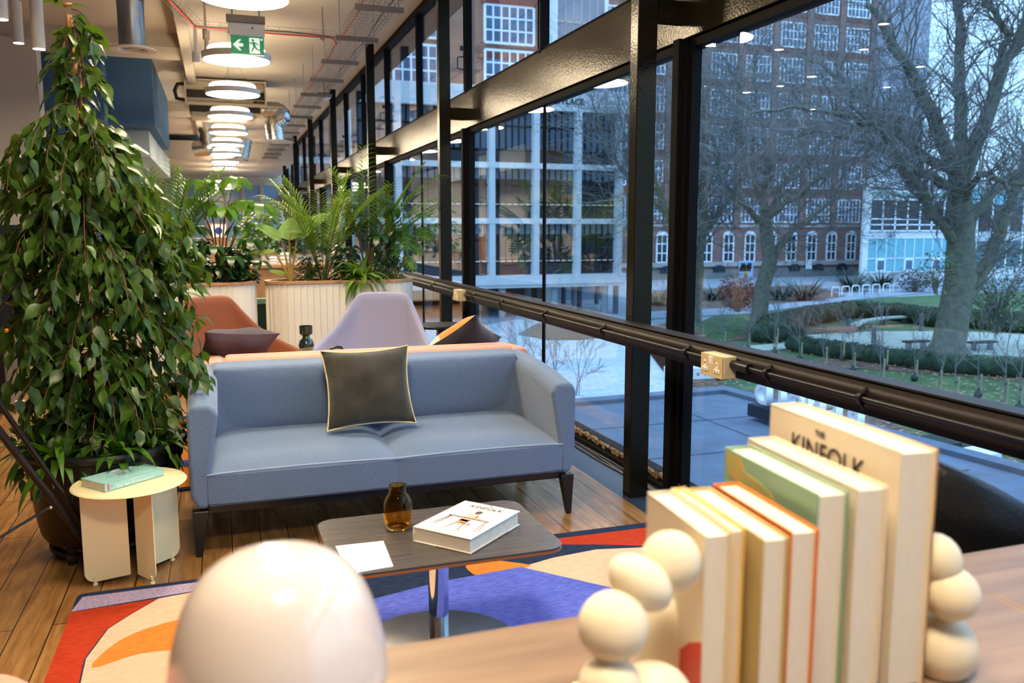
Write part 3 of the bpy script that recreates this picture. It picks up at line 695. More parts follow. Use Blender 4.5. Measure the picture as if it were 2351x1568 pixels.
for a in (200, 320, 80):
    x, y = .15*cos(radians(a)), .15*sin(radians(a)); MB().box(x-.016, x+.016, y-.01, y+.01, 0, .482).build('leg', 'blackm', t)
# ------------------------------------------------------------------ cream side table
st = thing('side_table', 'cream round metal side table standing on three panel legs before the plant pot', 'side table', (-.352, 3.345, 0))
MB().lathe([(0, .362), (.196, .362), (.200, .365), (.196, .369), (0, .369)], n=72).build('tabletop', 'cream', st, smooth=True)
def panel(p0, p1, z1=.362, r=.035):
    p0, p1 = V((*p0, 0)), V((*p1, 0)); d = p1-p0; L_ = d.length; d.normalize(); n_ = V((-d.y, d.x, 0))*.002
    poly = [(0, .02), (L_-r, .012)] + [(L_-r+r*sin(radians(a)), .012+r-r*cos(radians(a))) for a in (20, 40, 60, 80, 90)] + [(L_, z1), (0, z1)]
    o = MB().prism(poly, -1, 1, lambda x, y, z: tuple(p0+d*x+n_*z+V((0, 0, y)))).build('leg', 'cream', st)
    q = p0+d*(L_*.78)
    MB().lathe([(0, 0), (.009, 0), (.009, .006), (.004, .008), (.004, .012), (.006, .012), (.006, .028), (0, .032)], c=(q.x, q.y, 0), n=16).build('foot', 'cream', o, smooth=True)
panel((-.012, -.028), (-.165, -.043)); panel((.014, -.036), (.082, -.112)); panel((.03, .01), (.152, .150))
bk = thing('book', 'turquoise paperback lying on the cream side table', 'book', (-.385, 3.405, .370), 0)
E1 = at_z(240, 1112, .40); E2 = at_z(375, 1074, .40); E3 = at_z(190, 1093, .40)
ang = atan2(E2.y-E1.y, E2.x-E1.x); bw = (E2-E1).length; bh = min(.14, (E3-E1).length)
bk.location = (E1.x, E1.y, .370); bk.rotation_euler = (0, 0, ang)
tq = mat('turquoise_cover', (150, 206, 200), .4, col2=(166, 214, 206), vs=12)
MB().box(0, bw, 0, .002, 0, .03).box(0, bw, 0, bh, .0285, .0305).box(0, bw, 0, bh, 0, .002).build('cover', tq, bk)
MB().box(.002, bw-.002, .002, bh-.002, .002, .0285).build('page_block', 'page', bk)
o = text_mesh('The Art of Innovation', .0175, .0006, 'card', 'spine_title', bk); o.rotation_euler = (pi/2, 0, 0); o.location = (bw*.50, -.0006, .009)
o = text_mesh('Liz Burchfield & Lily Bin', .007, .0006, 'card', 'author_line', bk); o.rotation_euler = (pi/2, 0, 0); o.location = (bw*.55, -.0006, .0225)
rdm = mat('red_print', (214, 104, 100), .6)
MB().box(.010, .018, -.0008, 0, .004, .026).lathe([(0, -.0004), (.005, -.0004), (.005, .0004), (0, .0004)], c=(.028, .0, .018), n=16).build('spine_mark', rdm, bk)
pt = MB(); rr = random.Random(2)
for k in range(260):
    a = rr.uniform(0, 2*pi); r_ = abs(rr.gauss(0, .5)); x = bw*.48+r_*.07*cos(a); y = bh*.45+r_*.045*sin(a)
    if 0.005 < x < bw-.01 and .01 < y < bh-.01: pt.tube([(x, y, .0308), (x+rr.uniform(-.006, .006), y+rr.uniform(-.004, .004), .0308)], .0004, 3)
pt.build('cover_drawing', mat('sea_ink', (70, 110, 112), .7), bk)
for s_, y, c in (('INNOVATION', .100, 'rd'), ('CREATIVITY AND', .115, 'w'), ('THE ART OF', .085, 'rd')):
    o = text_mesh(s_, .011, .0005, rdm if c == 'rd' else 'card', 'cover_line', bk); o.location = (bw*.55, min(y, bh-.015), .031)
# ------------------------------------------------------------------ coffee table
ct = thing('coffee_table', 'low rectangular dark oak coffee table on a chrome pedestal', 'coffee table', (.59, 2.415, 0))
X0, X1, Y0, Y1 = -.335, .335, -.235, .235
MB().prism(rrect(X0, X1, Y0, Y1, .055, 8), .374, .380).build('tabletop', 'tabletop', ct)
MB().prism(rrect(X0, X1, Y0, Y1, .055, 8), .366, .374).build('edge_band', 'edge', ct)
MB().cyl((.005, 0), .0315, .02, .366, 40).build('column', 'chrome', ct, smooth=True)
MB().lathe([(0, 0), (.275, 0), (.275, .006), (.262, .010), (.05, .024), (0, .026)], n=64).build('base', 'brushed', ct, smooth=True)
va = at_z(916, 1215, .38)
k_ = 1.0
prof = [(0, .004), (.03, .0), (.038, .006), (.045, .03), (.047, .055), (.044, .085), (.034, .105), (.028, .113), (.027, .132), (.0265, .140), (.0245, .140), (.0245, .113), (.031, .103), (.041, .083), (.044, .055), (.042, .03), (.036, .012), (0, .010)]
o = MB().lathe([(r_*.98, z_) for r_, z_ in prof], n=64).build('vase', 'amber', smooth=True); o.location = (va.x, va.y+.01, .3805); tag(o, 'amber glass vase standing on the coffee table', 'vase')
# book on the coffee table
B0 = at_z(1081, 1243, .42); B1 = at_z(950, 1214, .42); B2 = at_z(1174, 1174, .42)
kb = thing('book', 'thick white art book lying on the coffee table with a seated figure on its cover', 'book', (B1.x, B1.y, .3805), 0)
ax = B0-B1; ax.z = 0; wv = ax.length; ang = atan2(ax.y, ax.x); ay = V((-sin(ang), cos(ang), 0)); hv = (B2-B0).dot(ay)
kb.rotation_euler = (0, 0, ang)
bt = .046
MB().box(0, wv, 0, hv, 0, .003).box(0, wv, 0, hv, bt-.003, bt).box(-.004, .0, 0, hv, 0, bt).build('cover', 'cover_w', kb, bevel=.001)
MB().box(0, wv-.006, .004, hv-.004, .003, bt-.003).build('page_block', 'page', kb)
MB().box(wv*.40, wv+.0005, -.0006, 0, 0, .003).box(wv, wv+.0006, 0, hv*.75, 0, .003).build('cover_band', mat('rose_band', (150, 112, 104), .6), kb)
o = text_mesh('KINFOLK', .029, .0006, 'ink', 'title', kb); o.location = (wv*.5, hv*.87, bt+.0004)
o = text_mesh('THE', .009, .0006, 'ink', 'title_article', kb); o.location = (wv*.5, hv*.95, bt+.0004)
o = text_mesh('ENTREPRENEUR', .009, .0006, 'page', 'subtitle', kb); o.location = (wv*.5, hv*.79, bt+.0004)
art = MB()
def flatpoly(mb, pts, mi, z=.0007): mb.cur = mi; mb.prism([(wv*x, hv*y) for x, y in pts], bt, bt+z)
flatpoly(art, [(.05, .02), (.97, .02), (.97, .22), (.05, .24)], 0, .0003)
flatpoly(art, [(.14, .50), (.86, .50), (.86, .52), (.14, .52)], 1)
for x0, x1 in ((.18, .10), (.20, .16), (.80, .86), (.82, .92)): flatpoly(art, [(x1, .2), (x1+.012, .2), (x0+.012, .5), (x0, .5)], 1)
flatpoly(art, [(.40, .40), (.56, .40), (.60, .60), (.54, .66), (.44, .66), (.39, .58)], 2)
flatpoly(art, [(.41, .34), (.58, .34), (.57, .46), (.42, .46)], 3)
flatpoly(art, [(.56, .56), (.74, .50), (.74, .53), (.58, .62)], 2)
flatpoly(art, [(.50+.055*cos(a*pi/8), .715+.05*sin(a*pi/8)) for a in range(16)], 4)
for a, b_ in ((.42, .38), (.56, .62)): flatpoly(art, [(b_, .14), (b_+.015, .14), (a+.015, .34), (a, .34)], 1)
flatpoly(art, [(.46, .30), (.66, .33), (.66, .37), (.46, .36)], 2); flatpoly(art, [(.64, .14), (.69, .14), (.67, .36), (.63, .36)], 5)
art.build('cover_picture', [mat('art_floor', (232, 214, 204), .7), mat('art_wood', (120, 84, 72), .7), mat('art_skin', (224, 178, 156), .7), mat('art_orange', (226, 140, 104), .7), mat('art_hair', (84, 64, 66), .7), mat('art_grey', (190, 180, 176), .7)], kb)
o = text_mesh('HOW TO THRIVE AND CREATE', .008, .0006, 'page', 'byline', kb); o.location = (wv*.5, hv*.10, bt+.0006)
# white card
cd = [at_z(x, y, .3815) for x, y in ((770, 1255), (803, 1318), (903, 1301), (880, 1243))]
tc = thing('card', 'small white printed card lying on the near left of the coffee table', 'card', (cd[0].x, cd[0].y, .3805))
w_ = MB(); w_.prism([(c.x-cd[0].x, c.y-cd[0].y) for c in cd], 0, .003); w_.build('board', 'card', tc)
lt = MB(); rr = random.Random(8)
for k in range(6):
    y = -.05-.011*k; x = .03
    while x < .10+(k % 2)*.01: w2 = rr.uniform(.004, .010); lt.box(x, x+w2, y, y+.002, .003, .0034); x += w2+.002
lt.lathe([(.005, .003), (.006, .003), (.006, .0036), (.005, .0036)], c=(.062, -.14, 0), n=16, closed=True).lathe([(.005, .003), (.006, .003), (.006, .0036), (.005, .0036)], c=(.072, -.14, 0), n=16, closed=True)
lt.build('printed_lines', mat('grey_print', (150, 150, 146), .8), tc)

# ------------------------------------------------------------------ rugs
def rugmat(n, c1, c2): return mat(n, c1, .95, col2=c2, vs=30, stretch=(1, 5, 1), bump=.3, bs=200, spec=.15)
RM = [rugmat('rug_navy', (24, 34, 56), (46, 60, 88)), rugmat('rug_red', (168, 48, 22), (194, 66, 34)), rugmat('rug_cream', (204, 170, 138), (224, 194, 166)),
      rugmat('rug_orange', (212, 116, 42), (226, 140, 62)), rugmat('rug_periwinkle', (72, 82, 176), (104, 118, 208)), mat('rug_speckle', (206, 170, 150), .95, col2=(104, 116, 190), vs=120)]
def rug(name, label, x0, x1, y0, y1, polys, rz=0, loc=None):
    m = MB(); m.prism(rrect(0, x1-x0, 0, y1-y0, .03), 0, .007)
    for mi, P in polys:
        m.cur = mi; m.prism(P, .007, .0076+.0001*mi)
    o = m.build(name, RM); o.location = loc or (x0, y0, 0.0005); o.rotation_euler = (0, 0, rz); tag(o, label, 'rug'); return o
RX, RY = -.53, 1.25
R_ = lambda pts: [(x-RX, y-RY) for x, y in pts]
def smoothp(P, n=4):
    out = []
    k = len(P)
    for i in range(k):
        p0, p1, p2, p3 = [V((*P[(i+j-1) % k], 0)) for j in range(4)]
        for s_ in range(n):
            t_ = s_/n; q = .5*((2*p1)+(-p0+p2)*t_+(2*p0-5*p1+4*p2-p3)*t_*t_+(-p0+3*p1-3*p2+p3)*t_**3); out.append((q.x, q.y))
    return out
rug('rug', 'large abstract rug of red, cream, orange, navy and periwinkle shapes under the coffee table', RX, 1.80, RY, 3.22, [
    (5, R_([(-.5299, 3.07), (.25, 3.15), (.25, 3.19), (-.51, 3.185)])),
    (1, R_([(-.5299, 3.065), (-.26, 3.085), (-.34, 2.98), (-.40, 2.89), (-.44, 2.70), (-.43, 2.45), (-.5299, 1.9)])),
    (2, R_([(-.255, 3.085), (.15, 3.14), (.2, 2.2), (.1, 1.6), (-.5, 1.6), (-.5, 2.2), (-.425, 2.45), (-.435, 2.70), (-.395, 2.89), (-.335, 2.98)])),
    (3, R_(smoothp([(-.412, 2.634), (-.36, 2.78), (-.26, 2.86), (-.10, 2.90), (.05, 2.86), (.05, 2.66), (-.12, 2.66), (-.28, 2.68)]))),
    (1, R_([(1.22, 3.12), (1.30, 3.165), (1.76, 3.16), (1.78, 2.97), (1.60, 2.975), (1.42, 3.05)])),
    (2, R_([(1.05, 2.93), (1.20, 2.975), (1.40, 3.0), (1.60, 2.955), (1.78, 2.92), (1.78, 2.3), (1.5, 2.45), (1.28, 2.665)])),
    (4, R_([(.45, 2.83), (.728, 2.90), (1.05, 2.93), (1.28, 2.66), (1.5, 2.44), (1.5, 1.5), (.5, 1.5), (.4, 2.3)])),
    (3, R_(smoothp([(.857, 3.025), (.92, 3.06), (1.0, 3.01), (1.09, 2.93), (.98, 2.905), (.875, 2.905), (.85, 2.96)]))),
    ])
rug('rug', 'second abstract rug under the lounge chairs behind the sofas', -.36, 1.6, 4.4, 6.2, [
    (3, [(.05, .05), (.7, .05), (.6, 1.2), (.05, 1.4)]), (2, [(.05, .6), (.5, .5), (.4, .9), (.05, .95)]), (4, [(.05, .45), (.5, .4), (.5, .5), (.05, .6)]), (1, [(.05, 1.1), (.9, 1.2), (.9, 1.7), (.05, 1.7)])])

# ------------------------------------------------------------------ black folding stand at left
t = thing('folding_stand', 'black tubular folding stand leaning across the plant pot at the left edge', 'stand', (-.52, 3.1, 0))
A_ = at_y(-60, 915, 2.95); B_ = at_z(238, 1294, 0.01)
L0 = t.location; LB = lambda p: V(p)-V(L0)
MB().tube([LB(A_), LB((B_.x, B_.y, 0.0))], .013, 16).build('leg', 'blackm', t, smooth=True)
A2 = at_y(-20, 900, 3.02)
MB().tube([LB(A2), LB((B_.x+.012, B_.y+.03, 0.02))], .009, 12).build('brace_tube', 'blackm', t, smooth=True)
Pm = at_y(118, 1162, 3.17); Pl = at_y(-80, 1282, 2.75)
MB().tube([LB(Pm), LB(Pl)], .005, 8).build('cross_strut', 'blackm', t, smooth=True)
MB().ball(LB(Pm)+V((0, -.016, 0)), .006).build('bolt', 'chrome', t, smooth=True)
# pink armchair corner bottom left
t = thing('armchair', 'salmon pink armchair cut by the lower left corner', 'armchair', (-.78, 1.33, 0))
q = at_z(40, 1524, .60)
MB().prism(rrect(-.45, .50, -.40, .18, .14, 8), .10, .60).build('shell', 'pink', t, bevel=.05, bseg=5)
MB().prism(rrect(-.3, .2, -.4, .0, .1, 6), .60, .61).build('seat_line', 'pink', t)
for x in (-.35, .32):
    for y in (-.32, .08): MB().tube([(x, y, 0), (x, y, .11)], .014, 10).build('leg', 'blackm', t)
# ------------------------------------------------------------------ desk with lamp, books, book ends
DX0 = -.045
dk = thing('desk', 'brown walnut veneered desk filling the lower right foreground', 'desk', (0, 0, 0))
MB().box(DX0, 2.0-.26, .25, 1.075, .712, .74).build('desktop', 'walnut', dk, bevel=.003)
MB().box(DX0+.02, 1.68, 1.05, 1.055, .6, .712).build('modesty_rail', 'blackm', dk)
il = MB()
for x in (1.10, 1.112): il.hexa([(x, .30, .7401), (x+.002, .30, .7401), (x+.002-.0, .93, .7401), (x, .93, .7401), (x, .30, .7405), (x+.002, .30, .7405), (x+.002, .93, .7405), (x, .93, .7405)])
il.build('inlay_line', mat('brass_inlay', (196, 148, 86), .4), dk)
for x in (DX0+.06, 1.62):
    for y in (.32, .98): MB().box(x, x+.045, y, y+.045, 0, .712).build('leg', 'blackm', dk)
lm = thing('table_lamp', 'glossy white mushroom dome table lamp in the near foreground', 'table lamp', (.039, .80, .74))
prof = [(0, .2575), (.022, .2565), (.044, .251), (.062, .241), (.077, .225), (.088, .204), (.096, .180), (.101, .155), (.1035, .132), (.100, .120), (.088, .113), (.03, .108), (0, .108)]
def fine(P, n=4):
    out = []
    for i in range(len(P)-1):
        p0 = P[max(i-1, 0)]; p1 = P[i]; p2 = P[i+1]; p3 = P[min(i+2, len(P)-1)]
        for s_ in range(n):
            t_ = s_/n; out.append(tuple(max(0, .5*((2*p1[k])+(-p0[k]+p2[k])*t_+(2*p0[k]-5*p1[k]+4*p2[k]-p3[k])*t_*t_+(-p0[k]+3*p1[k]-3*p2[k]+p3[k])*t_**3)) for k in (0, 1)))
    out.append(P[-1]); return out
MB().lathe(fine(prof), n=80).build('lamp_shade', 'opal', lm, smooth=True)
MB().lathe([(0, .001), (.05, .001), (.055, .008), (.04, .03), (.034, .108), (0, .108)], n=48).build('base', 'opal', lm, smooth=True)
def book(x0, w, y0, d, h, cov, label, hard=True, pages='page', ct=.0025):
    b = thing('book', label, 'book', (x0, y0, .7402), radians(-5))
    e_ = .004 if hard else 0
    c = MB().box(0, ct, 0, d, 0, h).box(w-ct, w, 0, d, 0, h).box(0, w, d-ct, d, 0, h); c.build('cover', cov, b, bevel=.0008, bseg=1)
    MB().box(ct, w-ct, e_, d-ct, .002, h-e_).build('page_block', pages, b)
    return b
def cm(n, c, c2=None, vs=8): return mat(n, c, .45, col2=c2, vs=vs)
bkA = book(.750, .050, .764, .286, .300, cm('tall_cover', (238, 222, 196)), 'tallest book of the row, thick, cream, with a black title on its side')
for s_, sz, z, y in (('KINFOLK', .040, .2555, .146), ('THE', .012, .283, .160)):
    o = text_mesh(s_, sz, .0006, 'ink', 'title', bkA); o.rotation_euler = (pi/2, 0, -pi/2); o.location = (-.0006, y, z)
MB().box(.0502, .0522, 0, .286, 0, .3).build('dust_jacket', mat('tortoise_cover', (70, 36, 16), .4, col2=(230, 170, 90), vs=9), bkA)
book(.692, .042, .767, .25, .260, cm('ivory_cover', (240, 226, 206)), 'wide ivory book standing against the left side of the tallest book')
bg = book(.645, .042, .778, .222, .255, cm('sage_cover', (134, 172, 142), (150, 184, 156), 5), 'sage green hardback with an orange splash on its side')
sp_ = MB()
sp_.prism([(.06, .195), (.09, .185), (.12, .20), (.15, .185), (.17, .215), (.21, .22), (.222, .25), (.18, .252), (.165, .235), (.13, .232), (.10, .225)], 0, .0006, lambda x, y, z: (-z, x, y))
sp_.build('cover_splash', cm('orange_splash', (214, 170, 78), (150, 184, 130), 30), bg)
MB().box(-.0005, 0, .04, .12, .175, .178).box(-.0005, 0, .05, .11, .165, .168).build('cover_text', cm('pinkish', (200, 150, 120)), bg)
book(.591, .036, .754, .185, .225, cm('orange_cover', (230, 120, 30)), 'bright orange hardback standing between the sage and the beige books')
book(.552, .033, .751, .19, .222, cm('beige_cover', (200, 176, 122)), 'olive beige hardback standing left of the orange one')
book(.531, .017, .78, .16, .225, cm('butter_cover', (248, 214, 140)), 'pale yellow edged paperback, second from the left end of the row')
rdm = bpy.data.materials['red_print']
bf = book(.494, .033, .776, .16, .225, cm('pale_cover', (226, 212, 186)), 'cream paperback at the left end of the row, touching the near book end')
MB().box(-.0005, 0, .02, .10, .196, .199).box(-.0005, 0, .02, .07, .188, .190).build('cover_text', rdm, bf)
o = text_mesh('COM', .03, .0006, 'ink', 'cover_title', bf); o.rotation_euler = (pi/2, 0, -pi/2); o.location = (-.0006, .10, .165)
MB().prism([(0, 0), (.10, 0), (.07, .05), (.03, .085), (0, .10)], 0, .0006, lambda x, y, z: (-z, x, y)).build('cover_red', cm('red_cover', (200, 48, 30)), bf)
def bookend(label, balls, plate):
    t = thing('book_end', label, 'book end', (balls[0][0][0], balls[0][0][1], .7402)); L0 = V(t.location)
    m = MB()
    for c, r_, sc, rot in balls: m.ball(V(c)-L0, r_, sc, rot=Matrix.Rotation(radians(rot), 3, 'Y'))
    m.build('pebbles', 'ceramic', t, smooth=True)
    x0, x1, y0, y1, h = plate
    MB().box(x0-L0.x, x1-L0.x, y0-L0.y, y1-L0.y, 0, h).build('plate', 'ceramic', t)
pb = lambda x, y, Y: tuple(at_y(x, y, Y))
bookend('cream ceramic book end of stacked pebbles at the left end of the books', [
    (pb(1548, 1470, .87), .044, (1, 1, 1.7), 0), (pb(1540, 1288, .79), .034, (1, 1, 1), 0), (pb(1470, 1338, .77), .039, (1, .9, .68), 38), (pb(1408, 1437, .75), .037, (1, 1, .98), 0),
    (pb(1400, 1570, .74), .032, (1.0, 1, .9), 0), (pb(1490, 1600, .76), .040, (1.2, 1, .9), 0)], (.39, .49, .80, .90, .004))
bookend('cream ceramic book end of stacked pebbles at the right end of the books', [
    (tuple(at_x(2162, 1485, .850)), .042, (1.0, 1, 1.05), 0), (tuple(at_x(2150, 1285, .834)), .030, (1, 1, 1.15), -20), (tuple(at_x(2180, 1362, .844)), .0355, (1.0, 1, .95), 0)], (.81, .90, .78, .88, .004))
# black chair beyond the desk
cr = at_y(2190, 1100, 1.28)
t = thing('office_chair', 'black leather tub chair behind the desk at the right edge', 'chair', (cr.x+.10, 1.42, 0))
nu, nv = 30, 10; vs = []
for i in range(nu+1):
    a = (i/nu*2-1)*radians(105)+radians(205); k = abs(i/nu*2-1)
    zt = .87-.26*k**1.6
    for j in range(nv+1):
        v_ = j/nv; z = .40+(zt-.40)*v_; r_ = .22+.06*v_**.6-.03*max(0, v_-.8)*5
        vs.append((cos(a)*r_, sin(a)*r_, z))
MB().add(vs, [(i*(nv+1)+j, (i+1)*(nv+1)+j, (i+1)*(nv+1)+j+1, i*(nv+1)+j+1) for i in range(nu) for j in range(nv)]).build('shell', 'leather', t, smooth=True, solid=.03, sub=1)
MB().lathe([(0, .40), (.21, .40), (.23, .43), (.2, .46), (0, .465)], n=32).build('seat', 'leather', t, smooth=True)
MB().cyl((0, 0), .03, .05, .40, 14).build('column', 'blackm', t)
for a in range(5): MB().tube([(0, 0, .07), (.26*cos(a*2*pi/5), .26*sin(a*2*pi/5), .035)], .016, 8).build('leg', 'blackm', t)
# ------------------------------------------------------------------ background furniture
wl = at_y(588, 610, 9.2); wr_ = at_y(800, 610, 9.2)
t = thing('counter', 'oak fronted counter seen in the gap between the two planters', 'counter', (0, 9.2, 0))
MB().box(-.3, 1.3, 0, .6, .90, .93).build('worktop', 'wood', t); MB().box(-.25, 1.25, .03, .56, 0, .90).build('front_panel', 'wood', t)
for k, (px, py, r_) in enumerate([(628, 600, .05), (655, 590, .06), (662, 604, .045)]):
    q = at_y(px, py, 9.35); h_ = max(.06, q.z-.93+.05)
    o = MB().lathe([(0, 0), (r_*.9, 0), (r_, h_*.2), (r_*.8, h_*.34), (r_, h_*.5), (r_*.78, h_*.66), (r_*.95, h_*.82), (r_*.6, h_), (0, h_)], n=28).build('vase', 'white', smooth=True); o.location = (q.x, 9.35, .93)
    tag(o, ['white ribbed vase on the oak counter, leftmost of three', 'white ribbed vase on the oak counter, middle and tallest of three', 'white ribbed vase on the oak counter, rightmost of three'][k], 'vase')
t = thing('bench_sofa', 'dark green bench sofa glimpsed between the planters', 'sofa', (.33, 8.1, 0))
MB().box(-.35, .5, 0, .5, .1, .40).build('seat', mat('dark_green_felt', (30, 48, 42), .9), t); MB().box(-.35, .5, .0, .12, .40, .62).build('backrest', mat('dark_green_felt2', (30, 48, 42), .9), t); MB().box(-.35, .5, -.01, .13, .62, .665).build('top_band', mat('mint_band', (120, 150, 136), .8), t)
for x in (-.3, .45): MB().box(x-.02, x+.02, .2, .24, 0, .1).build('leg', 'blackm', t)
pn = at_y(0, 700, 8.2)
t = thing('screen_partition', 'dark navy felt partition behind the lower left of the ficus', 'partition', (-2.3, 8.2, 0))
MB().box(-1.3, .72, 0, .06, .12, 1.34).build('panel', mat('navy_felt', (34, 36, 50), .95), t, bevel=.01)
for x in (-1.1, .5): MB().box(x, x+.05, -.15, .2, 0, .12).build('foot', 'blackm', t)
t = thing('low_cabinet', 'low black cabinet with toys on top at the left edge', 'cabinet', (-1.82, 6.9, 0))
MB().box(-.6, .36, -.2, .2, .05, .48).build('body', 'blackm', t, bevel=.008); MB().box(-.62, .38, -.22, .22, .48, .50).build('top', 'strut', t)
for x in (-.5, .3): MB().box(x-.02, x+.02, -.1, -.06, 0, .05).build('foot', 'blackm', t)
q = at_y(33, 780, 6.9)
t = thing('toy', 'orange and grey toy vehicle on the black cabinet', 'toy', (q.x, 6.9, .50))
MB().box(-.06, .05, -.03, .03, .03, .09).build('body', mat('toy_orange', (236, 120, 30), .4), t, bevel=.01); MB().ball((.085, 0, .08), .035).build('nose', 'white', t, smooth=True)
for x in (-.04, .05): MB().tube([(x, -.035, .02), (x, .035, .02)], .02, 12).build('wheel', 'blackp', t)
q = at_z(40, 922, 0)
tag(MB().box(q.x-.6, q.x+.28, q.y, q.y+.035, 0, .004).build('floor_strip', 'white'), 'thin white strip on the floor at the left edge', 'strip')
t = thing('wall_sign', 'small white notice with a blue round symbol beyond the planters', 'sign', tuple(at_y(502, 530, 14)))
MB().box(-.11, .11, 0, .01, -.1, .1).build('board', 'card', t)
MB().lathe([(0, 0), (.055, 0), (.055, .004), (0, .004)], n=24).build('symbol', mat('blue_print', (40, 60, 150), .6), t).rotation_euler = (pi/2, 0, 0)
MB().box(-.14, .13, .01, .05, -.9, .12).build('pillar_panel', 'wood', t)
for k, (x, y, h) in enumerate(((-1.0, 16, 1.0), (.2, 17, .95), (1.0, 18.5, .95))):
    t = thing('desk', 'distant white office desk beyond the planters, %s from the left' % ORD[k], 'desk', (x, y, 0))
    MB().box(-.7, .7, -.35, .35, .71, .74).build('desktop', 'white', t)
    for sx in (-.65, .61):
        for sy in (-.3, .26): MB().box(sx, sx+.04, sy, sy+.04, 0, .71).build('leg', 'wire', t)
# ------------------------------------------------------------------ plants
def basis(d, up=V((0, 0, 1))):
    d = d.normalized(); s_ = d.cross(up)
    if s_.length < 1e-4: s_ = V((1, 0, 0))
    s_.normalize(); n = s_.cross(d).normalized(); return d, s_, n
def leaf(mb, p, d, L_, w, roll=0, fold=.25, droop=.3, n=5, tip=1.0, shape=None, wave=0):
    """leaf blade: midrib starting at p along d, folded and curving down"""
    d, s_, nn = basis(V(d)); R = Quaternion(d, roll); s_ = R @ s_; nn = R @ nn
    vs = []; p = V(p)
    q = p.copy(); dd = d.copy()
    for i in range(n+1):
        t = i/n
        ww = w/2*(shape(t) if shape else sin(pi*min(1, t**.75))**.8*(1 if t < .8 else 1-(t-.8)*1.2*tip)) if 0 < t < 1 else .0006
        wob = wave*sin(t*9)*w
        vs += [q - s_*ww*cos(fold) + nn*ww*sin(fold) + nn*wob, q, q + s_*ww*cos(fold) + nn*ww*sin(fold) - nn*wob]
        dd = (dd + V((0, 0, -1))*droop/n*1.6).normalized(); q = q + dd*(L_/n)
    fs = []
    for i in range(n):
        o = i*3; fs += [(o, o+1, o+4, o+3), (o+1, o+2, o+5, o+4)]
    mb.add(vs, fs)
def arc(p, d, L_, droop, n=8):
    P = [V(p)]; dd = V(d).normalized()
    for i in range(n): dd = (dd+V((0, 0, -droop/n))).normalized(); P.append(P[-1]+dd*(L_/n))
    return P
